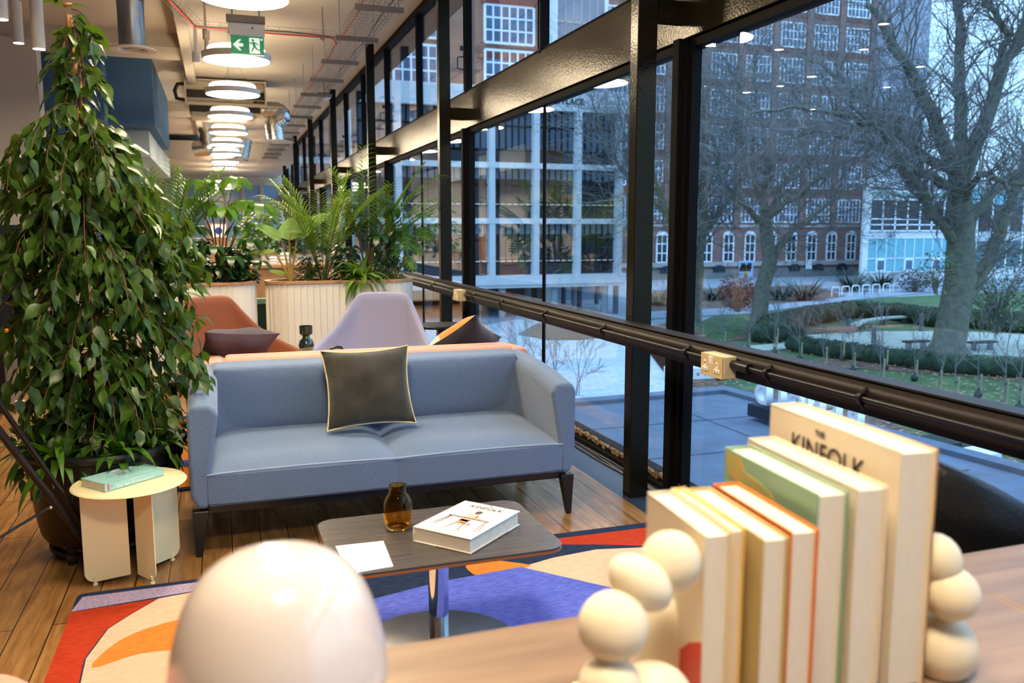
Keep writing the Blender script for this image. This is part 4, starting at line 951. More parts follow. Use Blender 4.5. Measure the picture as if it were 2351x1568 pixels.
# ---- ficus
def interp(tab, z):
    for (z0, a0), (z1, a1) in zip(tab, tab[1:]):
        if z0 <= z <= z1: return a0+(a1-a0)*(z-z0)/(z1-z0)
    return tab[-1][1] if z > tab[-1][0] else tab[0][1]
PX, PY = -.49, 3.72
def ficus():
    rr = random.Random(11)
    t = thing('ficus_tree', 'tall weeping fig with drooping glossy leaves tied to a bamboo cane', 'potted tree', (PX, PY, .40))
    o_ = V((PX, PY, .40)); topx = at_y(157, 35, PY)
    cane = MB(); cane.tube([V((0.02, 0, 0)), V((topx.x-PX+.035, 0, 1.3)), V((topx.x-PX, 0, topx.z-.40))], [.016, .013, .011], 10)
    for k in range(9): z = .15+k*.2; cane.tube([V((.02*(1-z/1.8)+(topx.x-PX)*z/1.8, 0, z-.004)), V((.02*(1-z/1.8)+(topx.x-PX)*z/1.8, 0, z+.004))], .0165, 10)
    cane.build('bamboo_cane', 'bamboo', t, smooth=True)
    ax = lambda z: V(((topx.x-PX)*(min(1, z/1.78)**1.2)+.01, 0, z))
    # half-width of the crown by height above the pot soil (left, right)
    Lw = [(0, .27), (.2, .33), (.45, .36), (.8, .37), (1.0, .37), (1.15, .35), (1.27, .32), (1.36, .22), (1.44, .11), (1.78, .08)]
    Rw = [(0, .16), (.15, .27), (.35, .38), (.6, .44), (.8, .42), (1.0, .38), (1.15, .32), (1.27, .24), (1.36, .15), (1.5, .11), (1.78, .07)]
    stems = MB(); lv = MB()
    for k in range(5):
        a = k*2*pi/5; P = [V((.05*cos(a), .05*sin(a), 0))]
        for i in range(1, 12): z = i*.15; P.append(ax(z)+V((.028*cos(a+i*.9), .028*sin(a+i*.9), 0)))
        stems.tube(P, [.011*(1-i/16) for i in range(len(P))], 6)
    def put(p, d, sz):
        d = (V(d)*.75+V((rr.uniform(-.6, .6), rr.uniform(-.6, .6), rr.uniform(-1.0, .12)))).normalized()
        q = p+d*.014; stems.tube([p, q], .0012, 3, cap=False)
        leaf(lv, q, d, sz, sz*rr.uniform(.44, .56), roll=rr.uniform(-1.0, 1.0), fold=rr.uniform(.05, .4), droop=rr.uniform(.0, .5), n=5, wave=.06,
             shape=lambda t_: (sin(pi*min(1, t_*1.13)**.8)**.85 if t_ < .84 else .10))
    nb = 0
    while nb < 250:
        z = .08+1.62*rr.random()**1.15
        if rr.random() > (1.0 if z < 1.25 else .5): continue
        nb += 1
        a = rr.uniform(0, 2*pi); side = cos(a)
        w = interp(Rw, z) if side > 0 else interp(Lw, z)
        dep = min(w, .30) if z > .3 else min(w, .24)
        reach = V((cos(a)*w, sin(a)*dep, 0)); full = rr.uniform(.55, 1.0)
        z0 = z+rr.uniform(.02, .16)*min(1, w*4); st = ax(z0)
        tgt = V((ax(z).x+reach.x*full, reach.y*full, z-.10*w/.4*full))
        mid = (st+tgt)/2+V((0, 0, .10*w/.3+.01))
        N = 7; P = [((1-s_)**2)*st+2*s_*(1-s_)*mid+s_*s_*tgt for s_ in [k/N for k in range(N+1)]]
        stems.tube(P, [.0028*(1-.6*k/N) for k in range(N+1)], 4, cap=False)
        ln = sum((P[k+1]-P[k]).length for k in range(N)); cnt = max(3, int(ln/.026))
        for k in range(cnt):
            s_ = .22+.78*(k+1)/cnt if ln > .2 else (k+1)/cnt; f = min(N-1e-3, s_*N); i = int(f); p = P[i].lerp(P[i+1], f-i); dd = P[i+1]-P[i]
            sz = rr.uniform(.064, .102)*(1 if z < 1.3 else .95)
            put(p, dd.normalized()*.9+V((rr.uniform(-.8, .8), rr.uniform(-.8, .8), 0)), sz)
        # hanging twiglet
        if w > .2 and rr.random() < .7:
            Q = arc(P[-1], (P[-1]-P[-2]), rr.uniform(.06, .16), 1.6, 5); stems.tube(Q, .0011, 3, cap=False)
            for q in Q[1:]: put(q, V((rr.uniform(-.5, .5), rr.uniform(-.5, .5), -.5)), rr.uniform(.05, .085))
    for k in range(70):   # dense sleeve around the cane
        z = rr.uniform(.1, 1.74); a = rr.uniform(0, 2*pi); put(ax(z)+V((.02*cos(a), .02*sin(a), 0)), V((cos(a), sin(a), .3)), rr.uniform(.06, .085))
    P = arc(V((topx.x-PX, 0, 1.70)), V((-.25, 0, 1)), .16, .1); stems.tube(P, .002, 4)
    for q in P[2:]: put(q, V((rr.choice((-1, 1)), 0, 1.2)), .085); put(q, V((-1, .5, 1.2)), .08)
    leaf(lv, P[-1], V((.3, 0, -.5)), .1, .05, roll=1.0); leaf(lv, P[-1], V((-.2, 0, .9)), .11, .05, droop=.2)
    stems.build('branches', 'bark', t); lv.build('foliage', 'ficus', t, smooth=True)
    return t
ficus()
# pot with castors
pot = thing('plant_pot', 'large black plastic plant pot on a castor base holding the weeping fig', 'plant pot', (PX+.015, PY, 0))
MB().lathe([(0, .075), (.235, .075), (.25, .10), (.262, .16), (.285, .34), (.292, .375), (.296, .375), (.298, .415), (.312, .425), (.318, .440), (.312, .452), (.296, .455), (.284, .445), (.280, .39), (0, .39)], n=72).build('body', 'blackp', pot, smooth=True)
MB().cyl((0, 0), .279, .385, .402, 40).build('soil', 'soil', pot)
MB().lathe([(.20, .0), (.225, .0), (.225, .018), (.20, .018)], c=(0, 0, .030), n=40, closed=True).cyl((0, 0), .1, .05, .075, 20).box(-.21, .21, -.02, .02, .045, .07).box(-.02, .02, -.21, .21, .045, .07).build('castor_frame', 'blackp', pot)
for a in (20, 92, 164, 236, 308):
    x, y = .21*cos(radians(a)), .21*sin(radians(a)); MB().tube([(x-.014, y, .028), (x+.014, y, .028)], .027, 18).box(x-.018, x+.018, y-.014, y+.014, .04, .075).build('castor', 'blackp', pot)
def rosette(mb, c, n, L_, w, rr, up=(.4, 1.0), droop=(.8, 1.6), az=None, nseg=7):
    for k in range(n):
        a = rr.uniform(0, 2*pi) if az is None else rr.uniform(*az); u = rr.uniform(*up)
        d = V((cos(a)*(1.15-u), sin(a)*(1.15-u), u))
        leaf(mb, V(c)+V((cos(a), sin(a), 0))*.012, d, L_*rr.uniform(.6, 1), w*rr.uniform(.7, 1.1), roll=rr.uniform(-.3, .3), fold=.3, droop=rr.uniform(*droop), n=nseg, wave=.04,
             shape=lambda t_: min(1, .35+t_*2.2)*(1-max(0, t_-.45)/.55)**.8)
rr = random.Random(21)
k_ = 0
names_ = ['at the right rim of the pot beside the sofa', 'at the front right of the pot behind the book', 'at the front left of the pot', 'at the left rim of the pot']
for (dx, dy, n, L_) in [(.20, -.04, 26, .26), (.08, -.20, 30, .24), (-.12, -.19, 30, .25), (-.21, -.03, 22, .24)]:
    t = thing('spider_plant', 'strap leaved plant growing '+names_[k_], 'plant', (PX+dx, PY+dy, .40), group='strap leaved plants in the pot'); k_ += 1
    m = MB(); rosette(m, (0, 0, 0), n, L_*1.2, .042, rr, up=(.45, 1.0), droop=(.9, 2.0)); m.build('leaves', 'leaf', t, smooth=True)
    MB().lathe([(0, -.01), (.014, -.01), (.01, .03), (0, .03)], n=8).build('crown', 'stemg', t)
# ---- slatted planters
def planter(label, x0, x1, y0, h=.875, dep=.42):
    t = thing('planter', label, 'planter', ((x0+x1)/2, y0+dep/2, 0)); hw = (x1-x0)/2; r = dep/2
    def outline(off, tooth=False, step=.052):
        P = []; L1 = 2*(hw-r); A = pi*(r); per = 2*L1+2*A; n = int(per/step)
        def pos(s_):
            s_ %= per
            if s_ < L1: return V((-hw+r+s_, -r, 0)), V((0, -1, 0))
            s_ -= L1
            if s_ < A: a = -pi/2+s_/r; return V((hw-r+r*cos(a), r*sin(a), 0)), V((cos(a), sin(a), 0))
            s_ -= A
            if s_ < L1: return V((hw-r-s_, r, 0)), V((0, 1, 0))
            s_ -= L1; a = pi/2+s_/r; return V((-hw+r+r*cos(a), r*sin(a), 0)), V((cos(a), sin(a), 0))
        for k in range(n):
            if tooth:
                p, nn = pos(per*k/n); q, n2 = pos(per*(k+.94)/n); P += [tuple((p+nn*(off+.0))[:2]), tuple((q+n2*(off+.010))[:2]), tuple((pos(per*(k+.95)/n)[0]+n2*(off-.004))[:2])]
            else: p, nn = pos(per*k/n); P.append(tuple((p+nn*off)[:2]))
        return P
    MB().prism(outline(0, True), .075, h-.02).build('slatted_body', 'slat', t)
    MB().prism(outline(-.02), 0, .075).build('plinth', 'dark', t)
    def ring(o0, o1, z0, z1):
        a, b = outline(o0), outline(o1); n = len(a)
        vs = [(x, y, z0) for x, y in a]+[(x, y, z0) for x, y in b]+[(x, y, z1) for x, y in b]+[(x, y, z1) for x, y in a]
        return MB().add(vs, [(k*n+i, k*n+(i+1) % n, ((k+1) % 4)*n+(i+1) % n, ((k+1) % 4)*n+i) for k in range(4) for i in range(n)])
    ring(-.03, .018, h-.022, h).build('rim', 'rim', t); ring(-.03, .012, .075, .10).build('bottom_trim', 'rim', t)
    MB().prism(outline(-.028), h-.06, h-.018).build('soil', 'soil', t)
    return t
planter('left white slatted oval planter with wooden rim behind the rust armchair', -.80, .275, 7.19)
planter('right white slatted oval planter with wooden rim beside the glazing', .365, 1.605, 7.19)
planter('far white slatted planter seen through the plants behind the counter', .2, 2.0, 14.2, .92, .5)
PZ = .86
def P_(px, py, Y=7.4): return at_y(px, py, Y)
def palm(label, px, py, n, L_, lean, rr, m='leaf', Y=7.4, lw=.012, spread=.5, ll=.19):
    b_ = at_y(px, py, Y); t = thing('palm', label, 'palm', (b_.x, Y, PZ)); st = MB(); lv = MB()
    for k in range(n):
        a = k*2.4+rr.uniform(-.3, .3); s_ = spread*rr.uniform(.25, 1.0)
        d = V((cos(a)*s_+lean[0], sin(a)*s_*.6+lean[1], 1.25)); ln = L_*rr.uniform(.75, 1.05)
        P = arc(V((.02*cos(a), .02*sin(a), 0)), d, ln, rr.uniform(.9, 1.5), 14)
        st.tube(P, [.005*(1-.7*i/14) for i in range(15)], 5, cap=False)
        for i in range(5, 15):
            for h_ in (0, .5):
                if i+h_ > 14: continue
                p = P[i].lerp(P[min(14, i+1)], h_); dd = (P[min(14, i+1)]-P[i-1]).normalized(); sd = dd.cross(V((0, 0, 1))).normalized(); u_ = sd.cross(dd)
                f = (i+h_-5)/9; l2 = ll*(1-.55*f)*(.6+.4*min(1, f*4))
                for sg in (-1, 1): leaf(lv, p, dd*1.0+sd*sg*.62+u_*.3, l2, lw, fold=.35, droop=.75, n=4, roll=rr.uniform(-.3, .3), shape=lambda t_: 1-t_*.8)
    st.build('stalks', 'stemg', t); lv.build('fronds', m, t, smooth=True); return t
rr = random.Random(5)
palm('feathery palm at the left of the left planter', 392, 640, 20, 1.02, (-.02, 0), rr, 'leaf', lw=.022, ll=.25, spread=.42)
palm('bright feathery palm rising from the middle of the right planter', 742, 640, 17, .95, (.0, 0), rr, 'leafl', spread=.62, lw=.018, ll=.32)
palm('tall dark arching palm at the right of the right planter leaning to the glass', 850, 640, 11, 1.08, (.22, 0), rr, 'leaf', ll=.30, lw=.024)
palm('small yellowish palm in the far planter', 628, 585, 9, .7, (0, 0), rr, 'leafl', Y=14.4, ll=.15, spread=.5, lw=.02)
def schefflera(label, px, py, heads, rr, m='leaf', sz=.17, Y=7.4):
    b_ = at_y(px, py, Y); t = thing('umbrella_plant', label, 'plant', (b_.x, Y, PZ)); st = MB(); lv = MB(); o0 = V((b_.x, Y, PZ))
    for (hx, hy, dy, k) in heads:
        h = at_y(hx, hy, Y+dy)-o0; mid = V((h.x*.35, h.y*.4, h.z*.6)); st.tube([V((0, 0, 0)), mid, h], [.009, .006, .003], 6)
        a0 = rr.uniform(0, 6)
        for j in range(k):
            a = a0+2*pi*j/k; dd = V((cos(a), sin(a)*.9, .18)); q = h+dd*.03; st.tube([h, q], .0016, 3, cap=False)
            leaf(lv, q, dd, sz*rr.uniform(.8, 1.1), sz*.42, fold=.15, droop=1.25, n=7, roll=rr.uniform(-.25, .25), shape=lambda t_: sin(pi*min(1, t_**.9))**.65)
    st.build('stems', 'bark', t); lv.build('leaves', m, t, smooth=True); return t
rr = random.Random(9)
schefflera('broad leaved umbrella plant at the right of the left planter', 505, 640, [(470, 415, -.05, 8), (540, 408, .1, 8), (508, 476, -.12, 9), (560, 462, .05, 8), (455, 455, .1, 7), (600, 470, 0, 7)], rr, 'leaf', .19)
schefflera('low dark umbrella plant in front of the left planter middle', 520, 640, [(485, 565, -.15, 8), (530, 590, -.18, 8), (450, 520, -.05, 8), (575, 550, -.1, 7), (430, 580, 0, 7), (500, 615, -.1, 6), (550, 520, 0.05, 7), (470, 610, .05, 7), (590, 600, 0, 6)], rr, 'leafd', .15)
schefflera('umbrella plant standing among the palms of the right planter', 840, 640, [(845, 505, -.05, 8), (880, 458, .05, 8), (905, 480, -.1, 7), (815, 520, .1, 7), (870, 540, -.1, 8), (800, 470, .1, 6), (915, 530, 0, 7)], rr, 'leafd', .15)
schefflera('dark umbrella plant at the left end of the left planter', 355, 640, [(345, 500, 0, 8), (360, 560, -.1, 8), (390, 600, -.1, 8), (340, 600, -.1, 7), (400, 540, .1, 7)], rr, 'leafd', .15)
def bush(label, px, py, w, h, n, sz, m, rr, Y=7.4, cat='plant'):
    b_ = at_y(px, py, Y); t = thing('leafy_plant', label, cat, (b_.x, Y, PZ)); st = MB(); lv = MB()
    for k in range(n):
        a = rr.uniform(0, 2*pi); r_ = rr.random()**.5; z = rr.random(); p = V((cos(a)*w*r_*(1-.4*z), sin(a)*w*.7*r_, h*z))
        if k % 4 == 0: st.tube([V((0, 0, 0)), p*.6+V((0, 0, .02)), p], [.003, .002, .001], 4, cap=False)
        leaf(lv, p, V((cos(a), sin(a), rr.uniform(-.4, .6))), sz*rr.uniform(.6, 1), sz*.5, fold=.2, droop=.5, n=4, roll=rr.uniform(-.6, .6))
    st.build('stems', 'stemg', t); lv.build('leaves', m, t, smooth=True); return t
bush('small leaved bushy plant between the big paddle leaves and the palm', 712, 640, .125, .22, 240, .055, 'leafd', rr)
bush('dark low filler plant at the right end of the right planter', 890, 640, .15, .28, 170, .08, 'leafd', rr)
bush('tangle of small green leaves at the centre of the right planter', 790, 640, .16, .30, 170, .09, 'leafd', rr, Y=7.48)
bush('dark low filler plant at the left of the left planter', 440, 640, .24, .36, 360, .09, 'leafd', rr, Y=7.45)
bush('dense dark undergrowth at the right of the left planter', 545, 640, .15, .30, 300, .09, 'leafd', rr, Y=7.46)
bush('leafy green shrub in the far planter', 600, 585, .5, .75, 260, .17, 'leaf', rr, Y=14.4)
bush('low dark shrub at the right of the far planter', 700, 585, .6, .4, 200, .15, 'leafd', rr, Y=14.4)
def strap(label, px, py, n, L_, w, m, rr, up=(.3, 1.0), Y=7.32):
    b_ = at_y(px, py, Y); t = thing('strap_plant', label, 'plant', (b_.x, Y, PZ)); lv = MB(); rosette(lv, (0, 0, 0), n, L_, w, rr, up=up, droop=(.9, 1.9)); lv.build('leaves', m, t, smooth=True)
    MB().lathe([(0, -.01), (.02, -.01), (.014, .05), (0, .05)], n=8).build('crown', 'stemg', t); return t
strap('bright green strap leaved rosette spilling over the right planter rim', 830, 635, 62, .40, .05, 'leafl', rr, Y=7.27)
strap('light green strap plant at the left planter rim', 435, 638, 26, .25, .035, 'leaf', rr)
def bigleaf(label, px, py, leaves, m='leafb', Y=7.35):
    b_ = at_y(px, py, Y); t = thing('paddle_leaf_plant', label, 'plant', (b_.x, Y, PZ)); o0 = V((b_.x, Y, PZ)); st = MB(); lv = MB()
    for (x0, y0, x1, y1, dy, w, roll, fold) in leaves:
        a = at_y(x0, y0, Y)-o0; b2 = at_y(x1, y1, Y+dy)-o0; st.tube([V((0, 0, 0)), V((a.x*.5, a.y*.5, a.z*.55)), a], [.013, .009, .006], 8)
        leaf(lv, a, b2-a, (b2-a).length, w, roll=roll, fold=fold, droop=.08, n=9, wave=.02, shape=lambda t_: sin(pi*min(1, t_**.62))**.55)
        st.tube([a, a.lerp(b2, .85)+V((0, 0, -.004))], [.004, .001], 4)
    st.build('stalks', mat('yellow_green_stalk', (150, 120, 48), .5), t); lv.build('leaves', m, t, smooth=True); return t
bigleaf('plant with huge pale paddle leaves at the left of the right planter', 668, 640, [
    (664, 552, 676, 496, .10, .235, 0, .15), (682, 545, 752, 486, -.10, .15, 1.15, .35), (646, 550, 588, 512, -.05, .11, -1.1, .3), (632, 580, 560, 578, -.12, .10, .4, .2), (655, 632, 618, 618, -.08, .07, .5, .2)])
def monstera(label, px, py, leaves, Y=7.35):
    b_ = at_y(px, py, Y); t = thing('monstera', label, 'plant', (b_.x, Y, PZ)); o0 = V((b_.x, Y, PZ)); st = MB(); lv = MB()
    for (x0, y0, x1, y1, dy, w) in leaves:
        a = at_y(x0, y0, Y)-o0; b2 = at_y(x1, y1, Y+dy)-o0; st.tube([V((0, 0, 0)), V((a.x*.6, a.y*.5, a.z*.5)), a], [.008, .006, .004], 6)
        ax_ = b2-a; L_ = ax_.length; d, s_, nn = basis(ax_, V((0, -1, .3)))
        st.tube([a, b2], [.003, .001], 4)
        N = 6
        for sg in (-1, 1):
            for k in range(N):
                t0 = -.10+k/N*.92; t1 = t0+.135; ww = w/2*sin(pi*min(1, (k+1.2)/(N+1.6)))**.6
                r0 = a+d*L_*max(0, t0+.05); r1 = a+d*L_*(t1+.05); out = (s_*sg*1.0+d*(.15+.5*k/N)).normalized()
                m0 = r0+out*ww*.55-nn*.004; m1 = r1+out*ww*.5-nn*.004; e = r0.lerp(r1, .6)+out*ww-nn*.02+V((0, 0, -.01))
                e0 = r0.lerp(r1, .25)+out*ww*.93-nn*.018
                lv.add([r0, r1, m1, m0, e, e0], [(0, 1, 2, 3), (3, 2, 4, 5)])
        lv.add([a+d*L_*.8+s_*w*.10, b2+d*.03, a+d*L_*.8-s_*w*.10, a+d*L_*.75], [(0, 1, 2, 3)])
    st.build('stalks', 'stemg', t); lv.build('leaves', 'leaf', t, smooth=False); return t
monstera('split leaved monstera at the right end of the right planter', 905, 640, [
    (925, 512, 935, 580, -.1, .17), (958, 525, 992, 548, -.12, .17), (945, 552, 972, 585, -.05, .12), (912, 560, 908, 590, -.15, .10), (930, 585, 955, 620, -.08, .12)])
# dark rubber plant
b_ = at_y(668, 585, 14.3); t = thing('rubber_plant', 'dark burgundy rubber plant behind the pale paddle leaves', 'plant', (b_.x, 14.3, .88)); lv = MB(); st = MB()
st.tube([(0, 0, 0), (0, 0, .95)], [.015, .008], 6)
for k in range(22):
    a = k*2.2; z = .12+k*.04; leaf(lv, V((0, 0, z)), V((cos(a), sin(a), .75)), .30, .11, fold=.25, droop=.15, n=6)
st.build('stem', 'bark', t); lv.build('leaves', 'rubber', t, smooth=True)
# ------------------------------------------------------------------ outside
GZ = -5.2
def gm(n, c1, c2, vs=.6, rough=.95, bump=.4, bs=3): return mat(n, c1, rough, col2=c2, vs=vs, bump=bump, bs=bs)
M['asphalt'] = gm('outdoor_ground', (84, 92, 100), (104, 110, 116), 1.2)
M['grass'] = gm('lawn', (48, 74, 44), (78, 104, 58), .9)
M['bed'] = gm('bark_mulch', (62, 50, 44), (122, 92, 72), 3.0)
M['paving'] = brickmat('pale_herringbone_paving', (176, 186, 192), (190, 200, 206), (146, 154, 160), 1, bw=1.2, rh=.5, ms=.03, axes='XY', rough=.8, bump=0)
M['gravel'] = gm('pale_gravel', (150, 158, 146), (178, 184, 172), 2)
M['path'] = gm('grey_path', (120, 132, 142), (140, 150, 160), .5)
M['hedge'] = gm('hedge_green', (26, 40, 30), (52, 72, 46), 3, bump=1, bs=6)
M['felt'] = mat('roof_felt', (86, 98, 114), .85, var=.18, vs=1.5, bump=.2, bs=12)
M['whitec'] = mat('white_concrete', (214, 218, 222), .8, var=.06, vs=.8)
M['brick'] = mat('dark_brick', (122, 92, 88), .9, col2=(146, 112, 104), vs=.9, stretch=(.6, .6, 2))
M['bstone'] = mat('pale_stone_band', (170, 164, 160), .85, var=.08, vs=1)
M['winw'] = mat('white_window_bars', (232, 238, 242), .6)
M['dglass'] = mat('dark_window_glass', (34, 42, 54), .12, var=.3, vs=.5)
M['bglass'] = mat('sky_window_glass', (84, 104, 130), .12, var=.35, vs=.6)
M['blind'] = mat('pale_blind', (120, 134, 150), .8)
M['teal'] = mat('turquoise_panel', (112, 176, 188), .4, var=.08, vs=.3)
M['tbark'] = mat('tree_bark', (84, 82, 78), .95, col2=(112, 116, 96), vs=4, bump=.5, bs=10)
M['twig'] = mat('twig_bark', (112, 110, 108), .95)
def G(px, py): v = at_z(px, py, GZ); return (v.x, v.y)
def patch(name, m, pts, z): return struct(name, MB().prism(pts, GZ-.2, GZ+z), m)
struct('ground', MB().box(2.3, 260, -40, 260, GZ-.6, GZ-.2), 'asphalt')
patch('paving_base', 'path', [(2.3, -40), (200, -40), (200, 120), (2.3, 120)], 0)
patch('lawn', 'grass', [G(1560, 760), G(1700, 700), G(1900, 690), G(2351, 668), G(2700, 660), G(2900, 1500), G(2000, 1500), G(1600, 1000)], .02)
patch('plaza_paving', 'paving', [(7, 14), G(1560, 905), G(1660, 888), G(1600, 850), G(1480, 790), G(1450, 760), G(1300, 735), G(1180, 735), G(1040, 760), G(700, 740), (2.4, 40), (2.4, 14)], .03)
patch('planting_bed', 'bed', [G(1190, 770), G(1235, 745), G(1420, 755), G(1400, 775), G(1330, 782), G(1260, 782)], .12)
patch('planting_bed', 'bed', [G(1560, 905), G(1900, 900), G(2351, 1130), G(2700, 1500), G(2300, 1560), G(1900, 1200), G(1740, 940), G(1665, 888), G(1590, 850), G(1470, 800), G(1450, 760), G(1560, 740), G(1640, 790), G(1620, 850)], .10)
patch('planting_bed', 'bed', [G(1480, 715), G(1720, 712), G(1900, 700), G(1940, 680), G(1860, 655), G(1500, 668)], .06)
patch('garden_path', 'path', [G(1480, 735), G(1720, 722), G(1960, 690), G(2170, 670), G(2190, 655), G(2050, 668), G(1890, 690), G(1700, 708), G(1480, 718)], .10)
patch('gravel_circle', 'gravel', [G(1790, 790), G(1860, 770), G(2010, 762), G(2200, 762), G(2351, 768), G(2500, 775), G(2500, 830), G(2351, 820), G(2150, 812), G(1950, 800)], .05)
patch('gravel_path', 'gravel', [G(1660, 800), G(1790, 790), G(1830, 800), G(1700, 810)], .05)
patch('leaf_litter', 'bed', [G(1650, 790), G(1740, 775), G(1900, 765), G(1960, 752), G(1850, 750), G(1700, 770)], .06)
patch('leaf_litter', 'bed', [G(1830, 842), G(2000, 850), G(2200, 865), G(2351, 880), G(2351, 862), G(2100, 840), G(1900, 825)], .06)
# near flat roof
rc = [(2.3, -6), (13.2, -6), (11.05, 16.7), (2.3, 16.2)]
rf = thing('flat_roof', 'dark blue grey felted flat roof just outside the glazing', 'roof', (0, 0, 0))
MB().prism(rc, GZ, -2.45).build('roof_deck', 'felt', rf)
for a, b_ in ((rc[1], rc[2]), (rc[2], rc[3])):
    a, b_ = V((*a, 0)), V((*b_, 0)); d = (b_-a).normalized(); n_ = V((-d.y, d.x, 0))*.22
    MB().hexa([(*(a)[:2], -2.46), (*(b_)[:2], -2.46), (*(b_+n_)[:2], -2.46), (*(a+n_)[:2], -2.46), (*(a)[:2], -2.32), (*(b_)[:2], -2.32), (*(b_+n_)[:2], -2.36), (*(a+n_)[:2], -2.36)]).build('kerb', 'felt', rf)
sm = MB()
for y in (1.0, 3.2, 5.4, 7.6, 9.8, 12.0, 14.2): sm.box(2.4, 11.0, y, y+.03, -2.45, -2.444)
for x in (4.0, 6.5, 9.0): sm.box(x, x+.03, 0, 16, -2.45, -2.446)
sm.build('felt_seams', mat('felt_seam', (44, 52, 66), .9), rf)
# sign letters seen from behind
A_ = at_z(1755, 882, -1.70); Z_ = at_z(1965, 938, -1.70)
sg = thing('roof_sign', 'row of white standing letters on the roof edge, seen from behind', 'sign', (A_.x, A_.y, -2.15))
dr = V((Z_.x-A_.x, Z_.y-A_.y, 0)); ang = atan2(dr.y, dr.x)
wt_ = mat('sign_letter', (226, 230, 236), .5)
for k, ch in enumerate('DLONER'):
    o = text_mesh(ch, .55, .15, wt_, 'letter', sg, bold=.012); p = dr*(k/5); o.rotation_euler = (pi/2, 0, ang+pi); o.location = (p.x, p.y, .24)
L_ = dr.length
pb_ = MB(); pb_.cbox(dr/2, (L_+.6, .3, .24), Matrix.Rotation(ang, 3, 'Z')); pl = pb_.build('plinth', 'blackm', sg); pl.location = (0, 0, -.10)
# ---- building helpers
def win_unit(name, w, h, nx, nz, parent, gm_, bar=.09, depth=.18, fm='winw'):
    f = MB()
    for i in range(nx+1): x = -w/2+w*i/nx; b_ = bar*(1.4 if i in (0, nx) else 1); f.box(x-b_/2, x+b_/2, -depth, 0, 0, h)
    for j in range(nz+1): z = h*j/nz; b_ = bar*(1.4 if j in (0, nz) else 1); f.box(-w/2, w/2, -depth*.8, -.01, z-b_/2, z+b_/2)
    o = f.build(name, fm, parent); MB().box(-w/2, w/2, -.10, -.06, 0, h).build('pane', gm_, o); return o
def dupw(o, x, y, z, parent):
    c = copy_tree(o); c.parent = parent; c.location = (x, y, z); return c
# A: white framed building
AY = 59.0
ba = thing('office_building', 'white framed office block on stilts with dark windows facing the glazing', 'building', (0, AY, 0))
xs = [18.87-3.42*k for k in range(12, 0, -1)] + [18.87, 22.30, 25.67, 29.1]
X1A = 29.45; X0A = xs[0]
MB().box(X0A, X1A, 1.2, 14, -2.0, 11.4).build('wall', 'dglass', ba)
MB().box(X0A-.2, X1A+.25, -.1, 14, 9.95, 11.45).build('parapet', 'whitec', ba)
for z0, z1 in ((5.72, 6.12), (1.72, 2.12), (-2.75, -2.05)): MB().box(X0A-.2, X1A+.25, -.15, 1.3, z0, z1).build('floor_band', 'whitec', ba)
MB().box(X0A, X1A+.2, 0, 14, -3.0, -2.75).build('soffit', 'whitec', ba)
for x in xs: MB().box(x-.22, x+.22, -.12, 1.2, -2.05, 9.95).build('pier', 'whitec', ba)
for zi, (z0, z1) in enumerate(((6.12, 9.95), (2.12, 5.72), (-2.05, 1.72))):
    for x0, x1 in zip(xs, xs[1:]):
        f = MB(); w = x1-x0-.44; xx = x0+.22
        for k in range(1, 6): f.box(xx+w*k/6-.04, xx+w*k/6+.04, .4, .5, z0+.9, z1)
        f.box(xx, xx+w, .38, .52, z1-1.25, z1-1.15).box(xx, xx+w, .38, .52, z0+.85, z0+.98)
        wo_ = f.build('window', 'frame', ba)
        MB().box(xx, xx+w, .55, .6, z0, z1).build('pane', 'dglass', wo_)
        if zi > 0:
            b2 = MB()
            for k in range(3): b2.box(xx+w*(k+.08)/3, xx+w*(k+.92)/3, .50, .54, z1-.75, z1-.02)
            b2.build('blind', 'blind', wo_); MB().box(xx+.05, xx+w-.05, .46, .5, z0+.98, z0+1.06).build('sill', 'winw', wo_)
        else:
            b2 = MB()
            for k in range(6): b2.box(xx+w*(k+.12)/6, xx+w*(k+.88)/6, .52, .545, z0+1.0, z1-.1)
            b2.build('blind', mat('net_curtain', (88, 102, 120), .8), wo_)
o = text_mesh('ING PLACE', .62, .05, 'frame', 'lettering', ba, align='RIGHT', bold=.008); o.rotation_euler = (pi/2, 0, 0); o.location = (26.0, -.14, 10.62)
for k, (px, py) in enumerate([(1124, 738), (1292, 699), (1330, 712), (1368, 692), (1415, 708)]): pass
for x in [xs[0]+4.2*k for k in range(13)]:
    for dy in (.6, 6.5): MB().cyl((x, dy), .28, GZ, -2.95, 16).build('stilt', 'greyblue', ba)
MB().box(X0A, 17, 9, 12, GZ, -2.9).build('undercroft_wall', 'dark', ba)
# free standing posts right of the undercroft
for k, (px, py) in enumerate([(1330, 712), (1370, 698), (1294, 700), (1413, 720)]):
    g = G(px, py); tag(MB().cyl((g[0], g[1]), .22, GZ, GZ+2.2, 14).build('post', mat('grey_post', (86, 92, 104), .7)), 'grey round post on the plaza, %s of four' % ['second from the right', 'tallest middle', 'leftmost', 'rightmost'][k], 'post', 'grey posts on the plaza')
